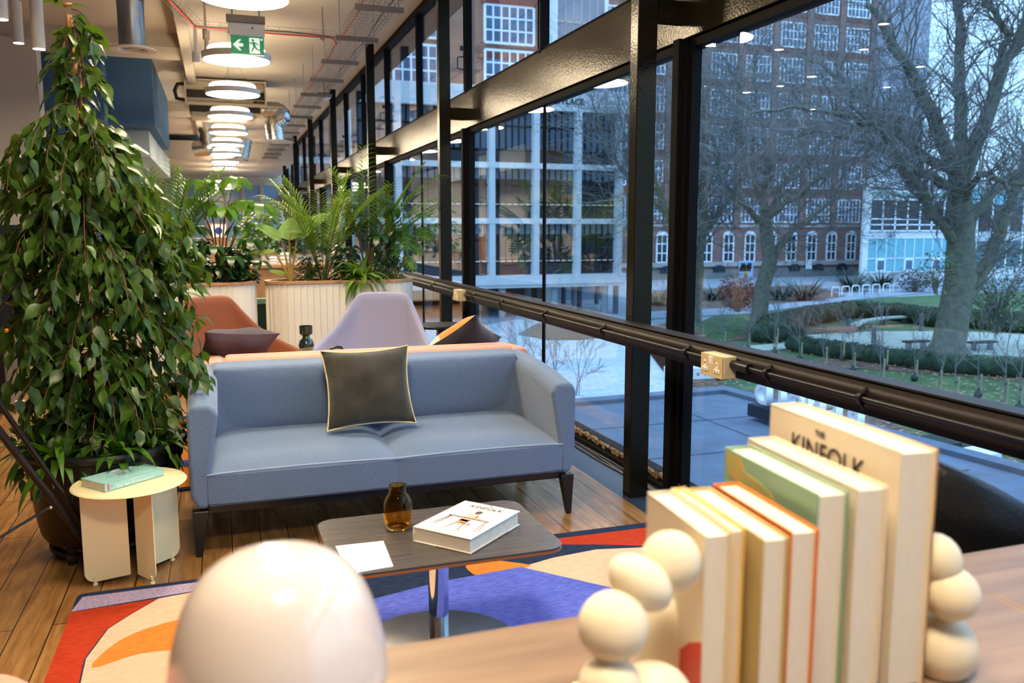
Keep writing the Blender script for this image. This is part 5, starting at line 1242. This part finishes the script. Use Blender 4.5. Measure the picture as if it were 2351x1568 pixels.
# D: tall brick building with white windows behind the white block
DY = 66.0
bd = thing('brick_building', 'tall red brown brick building rising behind the white office block', 'building', (0, DY+8, 0))
MB().box(-30, 29.0, 0, 12, GZ, 40).build('wall', mat('brown_brick', (128, 92, 80), .9, col2=(146, 106, 92), vs=.8, stretch=(.6, .6, 2)), bd)
def D_(px, py): return at_y(px, py, DY+8)
a = D_(1112, 97); b_ = D_(1224, 20); wd = b_.x-a.x; hh = b_.z-a.z
w0 = win_unit('window', wd, hh, 6, 3, bd, 'bglass', bar=.16); w0.location = ((a.x+b_.x)/2, -.05, a.z)
st_ = MB().box(a.x-.6, b_.x+.6, -.2, 0, a.z-1.35, a.z-.85).box(a.x-.3, b_.x+.3, -.3, 0, b_.z+.1, b_.z+1.0); st_.build('lintel', mat('red_lintel', (128, 60, 52), .8), bd)
fh = a.z-D_(1112, 200).z
for dx in (0, -8.2, -16.4, -24.6):
    for dz in (0, -fh, fh):
        if dx == 0 and dz == 0: continue
        dupw(w0, (a.x+b_.x)/2+dx, -.05, a.z+dz, bd)
# E: glazed stair tower
e0 = at_y(1254, 50, 72); e1 = at_y(1397, 50, 72)
be = thing('stair_tower', 'grey glazed tower with white corner posts between two brick buildings', 'building', (0, 72, 0))
MB().box(e0.x+1.0, e1.x, .2, 8, GZ, 23).build('wall', mat('grey_glazing', (116, 130, 148), .3, var=.1, vs=.4), be)
MB().box(e0.x, e0.x+1.1, 0, 8, GZ, 30).build('corner_post', 'whitec', be); MB().box(e1.x-.35, e1.x, 0, 8, GZ, 30).build('corner_post', 'whitec', be)
f = MB()
for k in range(1, 6): x = e0.x+1.1+(e1.x-e0.x-1.4)*k/6; f.box(x-.05, x+.05, .1, .2, 8, 23)
for z in (13, 16.3, 19.6): f.box(e0.x+1, e1.x, .1, .2, z-.08, z+.08)
f.build('glazing_bars', 'greyblue', be)
# B: long brick building
BY = 98.0
bb = thing('brick_building', 'long dark brick building with rows of white windows behind the trees', 'building', (0, BY, 0))
bx0, bx1 = 46.0, 87.0; zb = -3.25
MB().box(bx0, bx1, 0, 16, GZ, 40).build('wall', 'brick', bb)
MB().box(bx0, bx1+.1, -.25, 0, zb-.35, zb+.25).build('stone_band', 'bstone', bb)
MB().box(bx0, bx1+.1, -.4, 0, GZ, GZ+1.2).build('plinth', mat('plinth_stone', (120, 122, 120), .9), bb)
wb_ = 5.25; fl = 4.62
for k in range(9): MB().box(bx1-.9-k*wb_, bx1-k*wb_, -.3, 0, 1.6, 40).build('pier', 'brick', bb)
wA = win_unit('window', 3.7, 3.1, 6, 3, bb, 'bglass', bar=.12); wA.location = (bx1-.9-wb_/2+.45-.45, -.05, 2.3)
wm_ = 0
for k in range(8):
    for j in range(8):
        x = bx1-.45-wb_*(k+.5); z = 2.3+fl*j
        if k == 0 and j == 0: wA.location = (x, -.05, z); continue
        if z > 36: continue
        dupw(wA, x, -.05, z, bb)
for j in range(8): MB().box(bx0, bx1, -.12, 0, 1.6+fl*j, 1.95+fl*j).build('string_course', 'bstone' if j < 1 else mat('terracotta_band', (120, 70, 64), .9), bb)
wB = win_unit('arched_window', 1.5, 3.6, 2, 3, bb, 'dglass', bar=.14)
ap = MB().prism([(.75*cos(a*pi/10), 3.6+.45*sin(a*pi/10)) for a in range(11)], 0, .12, lambda x, y, z: (x, -.05-z, y)); ap.build('arch_head', 'winw', wB)
for k in range(12):
    x = bx1-2.4-k*3.35
    if k == 0: wB.location = (x, -.05, zb+.3)
    else: dupw(wB, x, -.05, zb+.3, bb)
for k in range(10): 
    x = bx1-4-k*4; MB().prism([(.9, 0)]+[(.9*cos(a*pi/10), .4+.5*sin(a*pi/10)) for a in range(11)]+[(-.9, 0)], 0, .1, lambda X_, Y_, Z_: (X_+x, -.45-Z_, Y_+GZ+.9)).build('basement_window', 'dglass', bb)
q = at_y(1708, 617, BY)
MB().box(q.x-1.1, q.x+1.1, -.5, -.3, q.z-1.5, q.z+1.1).build('door', mat('pale_blue_door', (150, 186, 216), .6), bb)
MB().box(q.x-.85, q.x-.15, -.55, -.5, q.z, q.z+.8).box(q.x+.15, q.x+.85, -.55, -.5, q.z, q.z+.8).build('door_glass', 'dglass', bb)
MB().box(q.x-.25, q.x+.25, -.55, -.5, q.z-1.1, q.z-.3).build('door_notice', mat('yellow_notice', (200, 190, 60), .6), bb)
q = at_y(1852, 607, BY); MB().box(q.x-.5, q.x+.5, -.5, -.45, q.z-.6, q.z+.5).build('wall_notice', 'winw', bb)
# T: pale tower block
tx0 = bx1+.2; tx1 = at_y(2140, 0, 100).x
bt_ = thing('tower_block', 'tall plain pale grey end wall of a tower beside the brick building', 'building', (0, 100, 0))
MB().box(tx0, tx1, 0, 14, GZ, 42).build('wall', mat('pale_tower', (150, 158, 172), .85, var=.04, vs=.3), bt_)
MB().box(tx0-.05, tx0+.4, -.15, 0, GZ, 42).build('corner_strip', 'whitec', bt_)
# C: white low building
CYY = 85.0
bc = thing('white_building', 'low white building with turquoise panels at the right of the garden', 'building', (0, CYY, 0))
cx0 = 75.3; cx1 = 120.0
MB().prism([(cx0, .2), (cx1, .2), (cx1, 14), (cx0+14, 14)], GZ, 7.2).build('wall', 'whitec', bc)
MB().box(cx0-.3, cx1, -.2, .4, 6.5, 7.5).build('roof_edge', 'whitec', bc)
MB().box(cx0-.1, cx0+.8, -.1, .3, GZ, 6.5).build('corner_pier', 'whitec', bc)
MB().box(cx0+.8, 89.6, .05, .2, 1.1, 6.0).build('pane', 'dglass', bc)
f = MB()
for x in [cx0+.9+i*1.95 for i in range(8)]: f.box(x-.09, x+.09, -.05, .1, 1.1, 6.0)
for z in (1.15, 1.9, 2.6, 5.0, 5.95): f.box(cx0+.8, 89.6, -.05, .1, z-.08, z+.08)
f.build('window', 'winw', bc)
MB().box(cx0+1.0, 89.4, -.0, .04, 5.05, 5.9).build('blind', mat('pale_green_blind', (140, 176, 170), .8), bc)
MB().box(cx0+.6, 89.6, .05, .2, -4.0, .25).build('turquoise_panels', 'teal', bc)
f = MB()
for x in [cx0+.7+i*1.48 for i in range(11)]: f.box(x-.05, x+.05, -.02, .1, -4.0, .25)
for z in (-4.0, -2.3, .25): f.box(cx0+.6, 89.6, -.02, .1, z-.06, z+.06)
f.build('panel_bars', 'winw', bc)
for i in range(3):
    x = cx0+2.9+i*4.45; f = MB(); f.box(x-.7, x+.7, -.08, -.02, -3.9, -2.35); o = f.build('casement', 'winw', bc); MB().box(x-.5, x+.5, -.12, -.08, -3.7, -2.55).build('pane', 'bglass', o)
MB().tube([(cx0+4.4, -.35, .62), (cx0+4.4, -.0, .62)], .35, 16).build('wall_lamp', 'greyblue', bc)
MB().box(89.6, 90.8, -.3, 1, GZ, 6.5).build('pier', 'whitec', bc)
MB().box(91.2, 99.0, .05, .2, 1.1, 4.5).build('brown_panel', mat('brown_panel', (72, 64, 66), .7), bc); MB().box(99.5, 112, .05, .2, 1.1, 4.5).build('brown_panel', mat('brown_panel2', (72, 64, 66), .7), bc)
MB().box(91.2, 112, .05, .2, 4.6, 6.3).build('upper_window', 'teal', bc); MB().box(91.2, 112, .0, .2, -3.6, -.2).build('lower_window', mat('dim_teal', (84, 112, 122), .4), bc)
f = MB()
for x in (93.5, 96, 98.8, 101.5, 104, 107): f.box(x-.12, x+.12, -.1, .1, -3.6, 6.3)
f.build('window', 'winw', bc)

# ------------------------------------------------------------------ trees
def grow(mb, p, d, L_, r, depth, rr, kids_=(3, 5), wander=.22, up=.06, nseg=5, minr=.008, spread=(.35, .95), shrink=(.5, .78)):
    P = [p]; R_ = [r]; dd = d.normalized(); ds = []
    for i in range(nseg):
        dd = (dd+V((rr.gauss(0, wander), rr.gauss(0, wander), rr.gauss(0, wander)+up))).normalized()
        P.append(P[-1]+dd*(L_/nseg)); R_.append(max(minr, r*(1-.62*(i+1)/nseg))); ds.append(dd)
    mb.tube(P, R_, 6 if r > .06 else (4 if r > .025 else 3), cap=False)
    if depth <= 0: return
    n = rr.randint(*kids_)
    for k in range(n):
        f = rr.uniform(.2, 1.0)*nseg; i = min(nseg-1, int(f)); q = P[i].lerp(P[i+1], f-i); dd = ds[i]
        ang = rr.uniform(*spread); ax_ = dd.orthogonal(); ax_.rotate(Quaternion(dd, rr.uniform(0, 2*pi))); nd = dd.copy(); nd.rotate(Quaternion(ax_, ang))
        grow(mb, q, nd, L_*rr.uniform(*shrink), max(minr, R_[i]*rr.uniform(.45, .7)), depth-1, rr, kids_, wander, up, nseg, minr, spread, shrink)
def px3(Y, pts): return [at_y(x, y, Y+dy) for x, y, dy in pts]
def tree(name, label, Y, trunk, limbs, seed, extra=4, depth=3, twl=3.0, kids_=(3, 5), minr=.011, cat='tree', density=1.0):
    rr = random.Random(seed); P = px3(Y, [(a, b_, 0) for a, b_, r_ in trunk]); o0 = V((P[0].x, P[0].y, GZ)); P[0].z = GZ
    t = thing(name, label, cat, tuple(o0)); mb = MB(); tw = MB()
    mb.tube([p-o0 for p in P], [r_ for a, b_, r_ in trunk], 14)
    for pts, r0, r1 in limbs:
        Q = [q-o0 for q in px3(Y, pts)]
        # refine with wobble
        F = []
        for a, b_ in zip(Q, Q[1:]):
            for k in range(4): F.append(a.lerp(b_, k/4)+V((rr.gauss(0, .06), rr.gauss(0, .1), rr.gauss(0, .06)))*(1 if k else 0))
        F.append(Q[-1]); n = len(F); mb.tube(F, [r0+(r1-r0)*i/(n-1) for i in range(n)], 8)
        for i in range(2, n):
            for k in range(extra if rr.random() < density else extra-1):
                dd = (F[i]-F[i-1]).normalized(); ax_ = dd.orthogonal(); ax_.rotate(Quaternion(dd, rr.uniform(0, 2*pi))); nd = dd.copy(); nd.rotate(Quaternion(ax_, rr.uniform(.5, 1.3)))
                rad = (r0+(r1-r0)*i/(n-1)); grow(tw, F[i-1].lerp(F[i], rr.random()), nd, twl*rr.uniform(.5, 1.2), min(.05, rad*.45), depth, rr, kids_, minr=minr)
    mb.build('trunk', 'tbark', t, smooth=True); tw.build('twigs', 'twig', t)
    return t
# big tree on the right (about 35 m away)
tree('bare_tree', 'large bare tree with thick mossy trunk at the right of the garden', 34.0,
     [(2172, 870, 1.25), (2178, 790, .85), (2188, 733, .78), (2205, 640, .78), (2206, 540, .66), (2204, 470, .60), (2200, 400, .50)],
     [([(2202, 420, 0), (2150, 290, 0), (2095, 170, -.5), (2040, 90, -1), (1990, 10, -1)], .42, .14),
      ([(2203, 400, 0), (2206, 280, .5), (2204, 160, 1), (2203, 40, 1), (2203, -60, 1)], .36, .16),
      ([(2202, 430, 0), (2262, 280, -.5), (2300, 160, -1), (2351, 60, -1.5), (2400, -40, -2)], .42, .18),
      ([(2195, 400, 0), (2110, 350, 0), (2040, 280, 1), (1980, 235, 1.5), (1900, 160, 2), (1830, 125, 3)], .30, .05),
      ([(2190, 430, 0), (2080, 380, -1), (2010, 290, -1), (1950, 265, -2), (1850, 250, -3), (1720, 260, -4)], .26, .04),
      ([(2200, 560, 0), (2150, 500, -.5), (2110, 430, -1), (2040, 320, -2), (1950, 240, -3)], .28, .06),
      ([(2205, 545, 0), (2140, 480, 1), (2070, 390, 2), (2000, 330, 3), (1880, 300, 4), (1760, 330, 4)], .24, .04),
      ([(2210, 520, 0), (2270, 450, 0), (2330, 400, 1), (2400, 350, 2)], .34, .16),
      ([(2205, 700, 0), (2270, 600, .5), (2300, 520, 1), (2330, 440, 1), (2360, 330, 1)], .40, .22),
      ([(2205, 470, 0), (2250, 400, -2), (2320, 420, -3), (2400, 440, -4)], .2, .08),
      ([(2290, 170, -1), (2320, 80, -1), (2260, 10, -1), (2240, -60, -1)], .2, .1)], 7, extra=3, depth=2, twl=3.2, kids_=(3, 5), minr=.008)
tree('bare_tree', 'mossy bare tree in the middle of the garden leaning right', 45.0,
     [(1735, 775, .62), (1742, 735, .52), (1750, 661, .50), (1768, 600, .45), (1762, 552, .42), (1756, 500, .36)],
     [([(1758, 510, 0), (1750, 440, 0), (1765, 370, 0), (1752, 280, 1), (1730, 180, 1), (1745, 100, 1)], .28, .06),
      ([(1768, 600, 0), (1810, 540, 0), (1860, 500, 1), (1930, 450, 2), (1990, 420, 2)], .26, .05),
      ([(1757, 515, 0), (1710, 470, -1), (1660, 420, -1), (1640, 330, -2), (1610, 240, -2)], .22, .05),
      ([(1757, 500, 0), (1800, 420, 1), (1850, 350, 1), (1870, 260, 2), (1900, 180, 2)], .22, .05),
      ([(1757, 480, 0), (1720, 380, 2), (1690, 300, 3), (1700, 200, 4), (1660, 130, 4)], .2, .05),
      ([(1760, 500, 0), (1820, 460, -2), (1900, 400, -3), (1960, 330, -3)], .2, .04)], 17, extra=3, depth=2, twl=4.0, kids_=(3, 5), minr=.009)
tree('bare_tree', 'bare forked tree just right of the big black column', 52.0,
     [(1580, 735, .9), (1592, 690, .58), (1600, 620, .50), (1598, 583, .50)],
     [([(1598, 590, 0), (1565, 540, 0), (1530, 490, 0), (1505, 420, 0), (1480, 340, 0), (1440, 260, 0)], .34, .05),
      ([(1600, 590, 0), (1620, 530, 0), (1650, 490, 0), (1690, 440, 1), (1720, 380, 1)], .36, .06),
      ([(1620, 530, 0), (1610, 440, 0), (1620, 350, 0), (1600, 260, 0), (1620, 180, 0)], .28, .05),
      ([(1530, 490, 0), (1470, 440, 0), (1420, 380, 1), (1380, 300, 1), (1360, 220, 1)], .2, .04),
      ([(1560, 530, 0), (1570, 430, 2), (1550, 330, 2), (1560, 230, 3)], .22, .05)], 23, extra=3, depth=2, twl=4.6, kids_=(3, 5), minr=.010)
# evergreen shrub behind the big tree
def shrub(name, label, cat, c, rad, n, sz, m, seed, stem='twig'):
    rr = random.Random(seed); t = thing(name, label, cat, c); lv = MB(); st = MB()
    for k in range(n):
        a = rr.uniform(0, 2*pi); u = rr.uniform(-1, 1); r_ = rr.random()**.4; p = V((rad[0]*cos(a)*sqrt(1-u*u)*r_, rad[1]*sin(a)*sqrt(1-u*u)*r_, rad[2]*(1+u*r_)))
        leaf(lv, p, V((cos(a), sin(a), rr.uniform(-.6, .8))), sz*rr.uniform(.6, 1.1), sz*.5, n=2, roll=rr.uniform(-1, 1))
        if k % 12 == 0: st.tube([V((0, 0, 0)), V((p.x*.3, p.y*.3, p.z*.6)), p], [.03, .02, .008], 3, cap=False)
    st.build('stems', stem, t); lv.build('foliage', m, t); return t
M['evg'] = mat('evergreen_leaf', (40, 66, 30), .5, col2=(96, 122, 48), vs=1.2)
M['rusty'] = mat('rust_leaf', (120, 58, 42), .7, col2=(164, 84, 58), vs=1.5)
M['purple'] = mat('purple_leaf', (34, 28, 40), .7, col2=(58, 44, 62), vs=2)
M['flax'] = mat('flax_leaf', (40, 54, 48), .6, col2=(84, 100, 84), vs=1)
g = G(2285, 800); shrub('evergreen_bush', 'tall evergreen bush right of the big bare trunk', 'bush', (g[0], g[1], GZ), (3.0, 2.5, 2.6), 1500, .26, 'evg', 4).location.z = GZ+.8
q = at_y(2150, 620, 32.5); shrub('evergreen_branches', 'sprays of evergreen leaves left of the big bare trunk', 'bush', (q.x, q.y, q.z-1.2), (1.0, .8, 1.1), 240, .24, 'evg', 6)
g = G(1693, 760); shrub('copper_tree', 'small young tree with rust coloured leaves', 'tree', (g[0], g[1], GZ+1.2), (1.35, 1.1, 1.3), 1500, .22, 'rusty', 5)
g = G(2100, 672); shrub('purple_bush', 'round dark purple bush by the white building', 'bush', (g[0], g[1], GZ), (1.9, 1.6, 1.25), 900, .28, 'purple', 8)
for k, (px, py, s_) in enumerate([(1955, 668, 4.0), (2022, 660, 3.8), (1845, 690, 3.2), (1795, 690, 2.6), (1640, 690, 2.4), (1520, 700, 2.6)]):
    g = G(px, py); rr = random.Random(40+k)
    t = thing('flax_bush', 'spiky flax clump behind the bike stands, %s from the right' % ORD[[1, 0, 2, 3, 4, 5][k]], 'bush', (g[0], g[1], GZ), group='spiky flax clumps'); lv = MB()
    for j in range(110):
        a = rr.uniform(0, 2*pi); u = rr.uniform(.5, 1.2); leaf(lv, V((cos(a)*.3, sin(a)*.3, 0)), V((cos(a)*.7, sin(a)*.7, u)), s_*rr.uniform(.6, 1.1), .24, n=4, droop=rr.uniform(.2, .9), shape=lambda t_: 1-t_*.85)
    lv.build('blades', 'flax', t); MB().ball((0, 0, .1), .4, (1, 1, .5), 10, 6).build('crown', 'flax', t)
# hedges: bumpy bodies
def hedge(label, pts, w, h, seed):
    rr = random.Random(seed); P = [V((*G(*p), GZ)) for p in pts]; o0 = P[0].copy(); t = thing('hedge', label, 'hedge', tuple(o0)); mb = MB(); lv = MB()
    for a, b_ in zip(P, P[1:]):
        n = max(2, int((b_-a).length/.5))
        for k in range(n+1):
            c = a.lerp(b_, k/n)-o0; mb.ball(c+V((rr.uniform(-.1, .1), rr.uniform(-.1, .1), h*.42)), w*.5*rr.uniform(.9, 1.1), (1.1, 1, h/w*1.1), 10, 7)
            for j in range(34):
                aa = rr.uniform(0, 2*pi); u = rr.uniform(0, 1); p = c+V((cos(aa)*w*.55*sqrt(1-u*u), sin(aa)*w*.55*sqrt(1-u*u), h*.42+u*h*.55)); leaf(lv, p, V((cos(aa), sin(aa), u)), .16, .09, n=2, roll=rr.uniform(-1, 1))
    mb.build('body', 'hedge', t, smooth=True); lv.build('leaves', 'hedge', t); return t
hedge('dark hedge curving behind the gravel circle', [(1770, 770), (1850, 745), (1960, 728), (2060, 735), (2160, 752)], 1.6, 1.3, 1)
hedge('dark hedge right of the big trunk behind the gravel circle', [(2220, 752), (2290, 758), (2380, 768)], 1.6, 1.3, 2)
hedge('low dark hedge in front of the gravel circle', [(1830, 806), (1900, 818), (2000, 832), (2100, 845), (2200, 858), (2351, 868)], 1.2, .9, 3)
hedge('small dark hedge left of the gravel circle', [(1755, 785), (1810, 775)], 1.8, 1.2, 4)
# bike stands
for k, (x, y) in enumerate([(1918, 682), (1941, 680), (1964, 678), (1988, 676), (2011, 675), (2035, 673), (2058, 671)]):
    g = G(x, y); t = MB().tube([(0, 0, 0), (0, 0, .75), (.08, 0, .9), (.2, 0, .95), (.7, 0, .95), (.82, 0, .9), (.9, 0, .75), (.9, 0, 0)], .055, 8).build('bike_stand', 'winw', smooth=True); t.location = (g[0]-.45, g[1], GZ+.02)
    tag(t, 'galvanised hoop bike stand, %s from the left of the row' % ORD[k], 'bike stand', 'row of hoop bike stands')
# benches
def bench(label, x, y, L_, rz=0):
    g = G(x, y); t = thing('bench', label, 'bench', (g[0], g[1], GZ+.04), rz); MB().box(-L_/2, L_/2, -.22, .22, .40, .50).build('seat', mat('dark_timber', (58, 46, 40), .8), t)
    for sx in (-.33, .33): MB().box(sx*L_-.04, sx*L_+.04, -.18, .18, 0, .40).build('leg', 'galv', t)
bench('dark timber bench on the gravel circle left of the big trunk', 2102, 804, 1.55)
bench('dark timber bench on the gravel circle right of the big trunk', 2254, 806, 1.7)
g = G(2010, 765); t = thing('curved_bench', 'long curved pale stone bench behind the gravel circle', 'bench', (g[0], g[1], GZ)); cv = MB()
pts = [V((*G(x, y), GZ))-V((g[0], g[1], GZ)) for x, y in ((1955, 765), (1985, 752), (2030, 745), (2080, 742), (2120, 745))]
for a, b_ in zip(pts, pts[1:]):
    d = (b_-a); n_ = V((-d.y, d.x, 0)).normalized()*.28; cv.hexa([a-n_+V((0, 0, .4)), b_-n_+V((0, 0, .4)), b_+n_+V((0, 0, .4)), a+n_+V((0, 0, .4)), a-n_+V((0, 0, .52)), b_-n_+V((0, 0, .52)), b_+n_+V((0, 0, .52)), a+n_+V((0, 0, .52))])
cv.build('seat', 'gravel', t)
for p in pts[::1]: MB().box(p.x-.2, p.x+.2, p.y-.2, p.y+.2, 0, .4).build('support', 'strut', t)
for k, (x, y, h) in enumerate([(2114, 762, 1.1), (1947, 768, .9), (2005, 790, 1.0)]):
    g = G(x, y); tag(MB().cyl((g[0], g[1]), .13, GZ, GZ+h, 14).cyl((g[0], g[1]), .14, GZ+h, GZ+h+.06, 14).build('bollard', mat('bollard_grey', (86, 96, 108), .6)), ['grey bollard behind the gravel circle by the curved bench right end', 'grey bollard at the left end of the curved bench', 'brown grey bollard in front of the curved bench'][k], 'bollard')
# staked saplings
stk = [(1609, 782, 'near the forked tree'), (1715, 805, 'under the rust leaved tree'), (1780, 792, ''), (1776, 815, ''), (1834, 830, ''), (1845, 795, ''), (1891, 842, ''), (1931, 830, ''), (1955, 857, ''), (2022, 874, ''), (2030, 850, ''), (2097, 876, ''), (2152, 905, ''), (2243, 915, ''), (2303, 930, ''), (2336, 945, ''), (1659, 800, ''), (2190, 925, '')]
stk.sort(key=lambda s_: s_[0])
for k, (x, y, c) in enumerate(stk):
    g = G(x, y); rr = random.Random(100+k); t = thing('sapling', 'thin bare sapling tied to a short stake in the garden, %s from the left' % ORD[k], 'sapling', (g[0], g[1], GZ), group='staked saplings')
    MB().cyl((.14, 0), .045, 0, .95, 8).build('stake', mat('pale_stake', (150, 142, 112), .8), t) if k == 0 else None
    if k > 0:
        o = bpy.data.objects.new('stake', stake_me); COL.objects.link(o); o.parent = t
    else: stake_me = [c_ for c_ in kids(t)][0].data
    s_ = MB(); h = rr.uniform(2.0, 3.2); grow(s_, V((0, 0, 0)), V((rr.uniform(-.05, .05), rr.uniform(-.05, .05), 1)), h, .028, 2, rr, (6, 8), .05, .05, 7, .007, (.4, .8), (.3, .5)); s_.build('branches', 'twig', t)
    MB().tube([(0, 0, .8), (.14, 0, .8)], .02, 6).build('tie', 'blackp', t)
    if k % 3 != 1:
        b_ = MB(); b_.ball((0, -.05, .16), .17, (1, .8, 1), 10, 7); b_.tube([(0, -.05, .3), (.02, -.05, .42)], [.06, .03], 6); b_.build('water_bag', mat('green_bag', (26, 40, 38), .5) if k == 0 else bpy.data.materials['green_bag'], t)
# young shrubs beyond the sofa on the plaza
for k, (x, y, h, Y) in enumerate([(1325, 910, 2.4, 0), (1240, 890, 2.2, 0), (1275, 880, 2.4, 0), (1205, 860, 2.0, 0), (1530, 745, 2.6, 0)]):
    g = G(x, y); rr = random.Random(60+k); t = thing('bare_shrub', 'small bare twiggy shrub on the plaza, %s from the left behind the sofa' % ORD[[3, 1, 2, 0, 4][k]], 'shrub', (g[0], g[1], GZ), group='bare twiggy shrubs'); s_ = MB()
    for j in range(3): grow(s_, V((rr.uniform(-.1, .1), 0, 0)), V((rr.uniform(-.2, .2), rr.uniform(-.2, .2), 1)), h, .022, 3, rr, (3, 5), .09, .05, 6, .006, (.3, .7), (.4, .6))
    s_.build('branches', 'twig', t)
# precast blocks and log in the bed below
def block(label, x, y, L_, rz):
    g = G(x, y); t = thing('concrete_block', label, 'block', (g[0], g[1], GZ+.1), rz); MB().box(-L_/2, L_/2, -.4, .4, 0, .5).build('body', 'whitec', t, bevel=.02)
    m_ = MB(); n = int(L_/.35)
    for i in range(n): x_ = -L_/2+.2+i*.35; m_.box(x_-.06, x_+.06, -.405, -.39, .16, .30)
    m_.build('recess', mat('recess_grey', (120, 128, 134), .8), t)
block('white precast concrete block with notches near the black chair', 2205, 1092, 2.2, .15)
block('white precast concrete block behind the big black column', 1610, 872, 3.2, -.1)
g = G(2260, 1040); t = MB().tube([(-2.2, .3, .2), (-.8, .1, .22), (.6, 0, .2), (2.4, -.3, .18)], [.13, .15, .13, .10], 10).build('log', 'tbark', smooth=True); t.location = (g[0], g[1], GZ+.1); tag(t, 'fallen log lying in the planting bed below the window', 'log')
g = at_z(2140, 1095, -3.2); t = thing('black_box', 'black rectangular cabinet on the roof edge behind the books', 'cabinet', (g.x, g.y, -3.4)); MB().box(-.3, .25, -.3, .3, 0, .75).build('body', 'blackm', t); MB().box(-.34, .29, -.34, .34, .75, .90).build('lid', 'blackm', t)
# leaf litter specks on lawns and beds
rr = random.Random(77); m_ = MB()
for k in range(5200):
    x, y = rr.uniform(1560, 2400), rr.uniform(700, 1150); g = G(x, y)
    if g[1] < 17 and g[0] < 13: continue
    a = rr.uniform(0, 6.28); s_ = rr.uniform(.04, .09); m_.add([(g[0]+s_*cos(a), g[1]+s_*sin(a), GZ+.135), (g[0]-s_*sin(a), g[1]+s_*cos(a), GZ+.15), (g[0]-s_*cos(a), g[1]-s_*sin(a), GZ+.135), (g[0]+s_*sin(a), g[1]-s_*cos(a), GZ+.13)], [(0, 1, 2, 3)])
o = m_.build('fallen_leaves', mat('fallen_leaf', (140, 96, 66), .9, col2=(190, 150, 120), vs=2)); tag(o, 'fallen brown leaves scattered over the lawn and beds', 'leaves', kind='stuff')
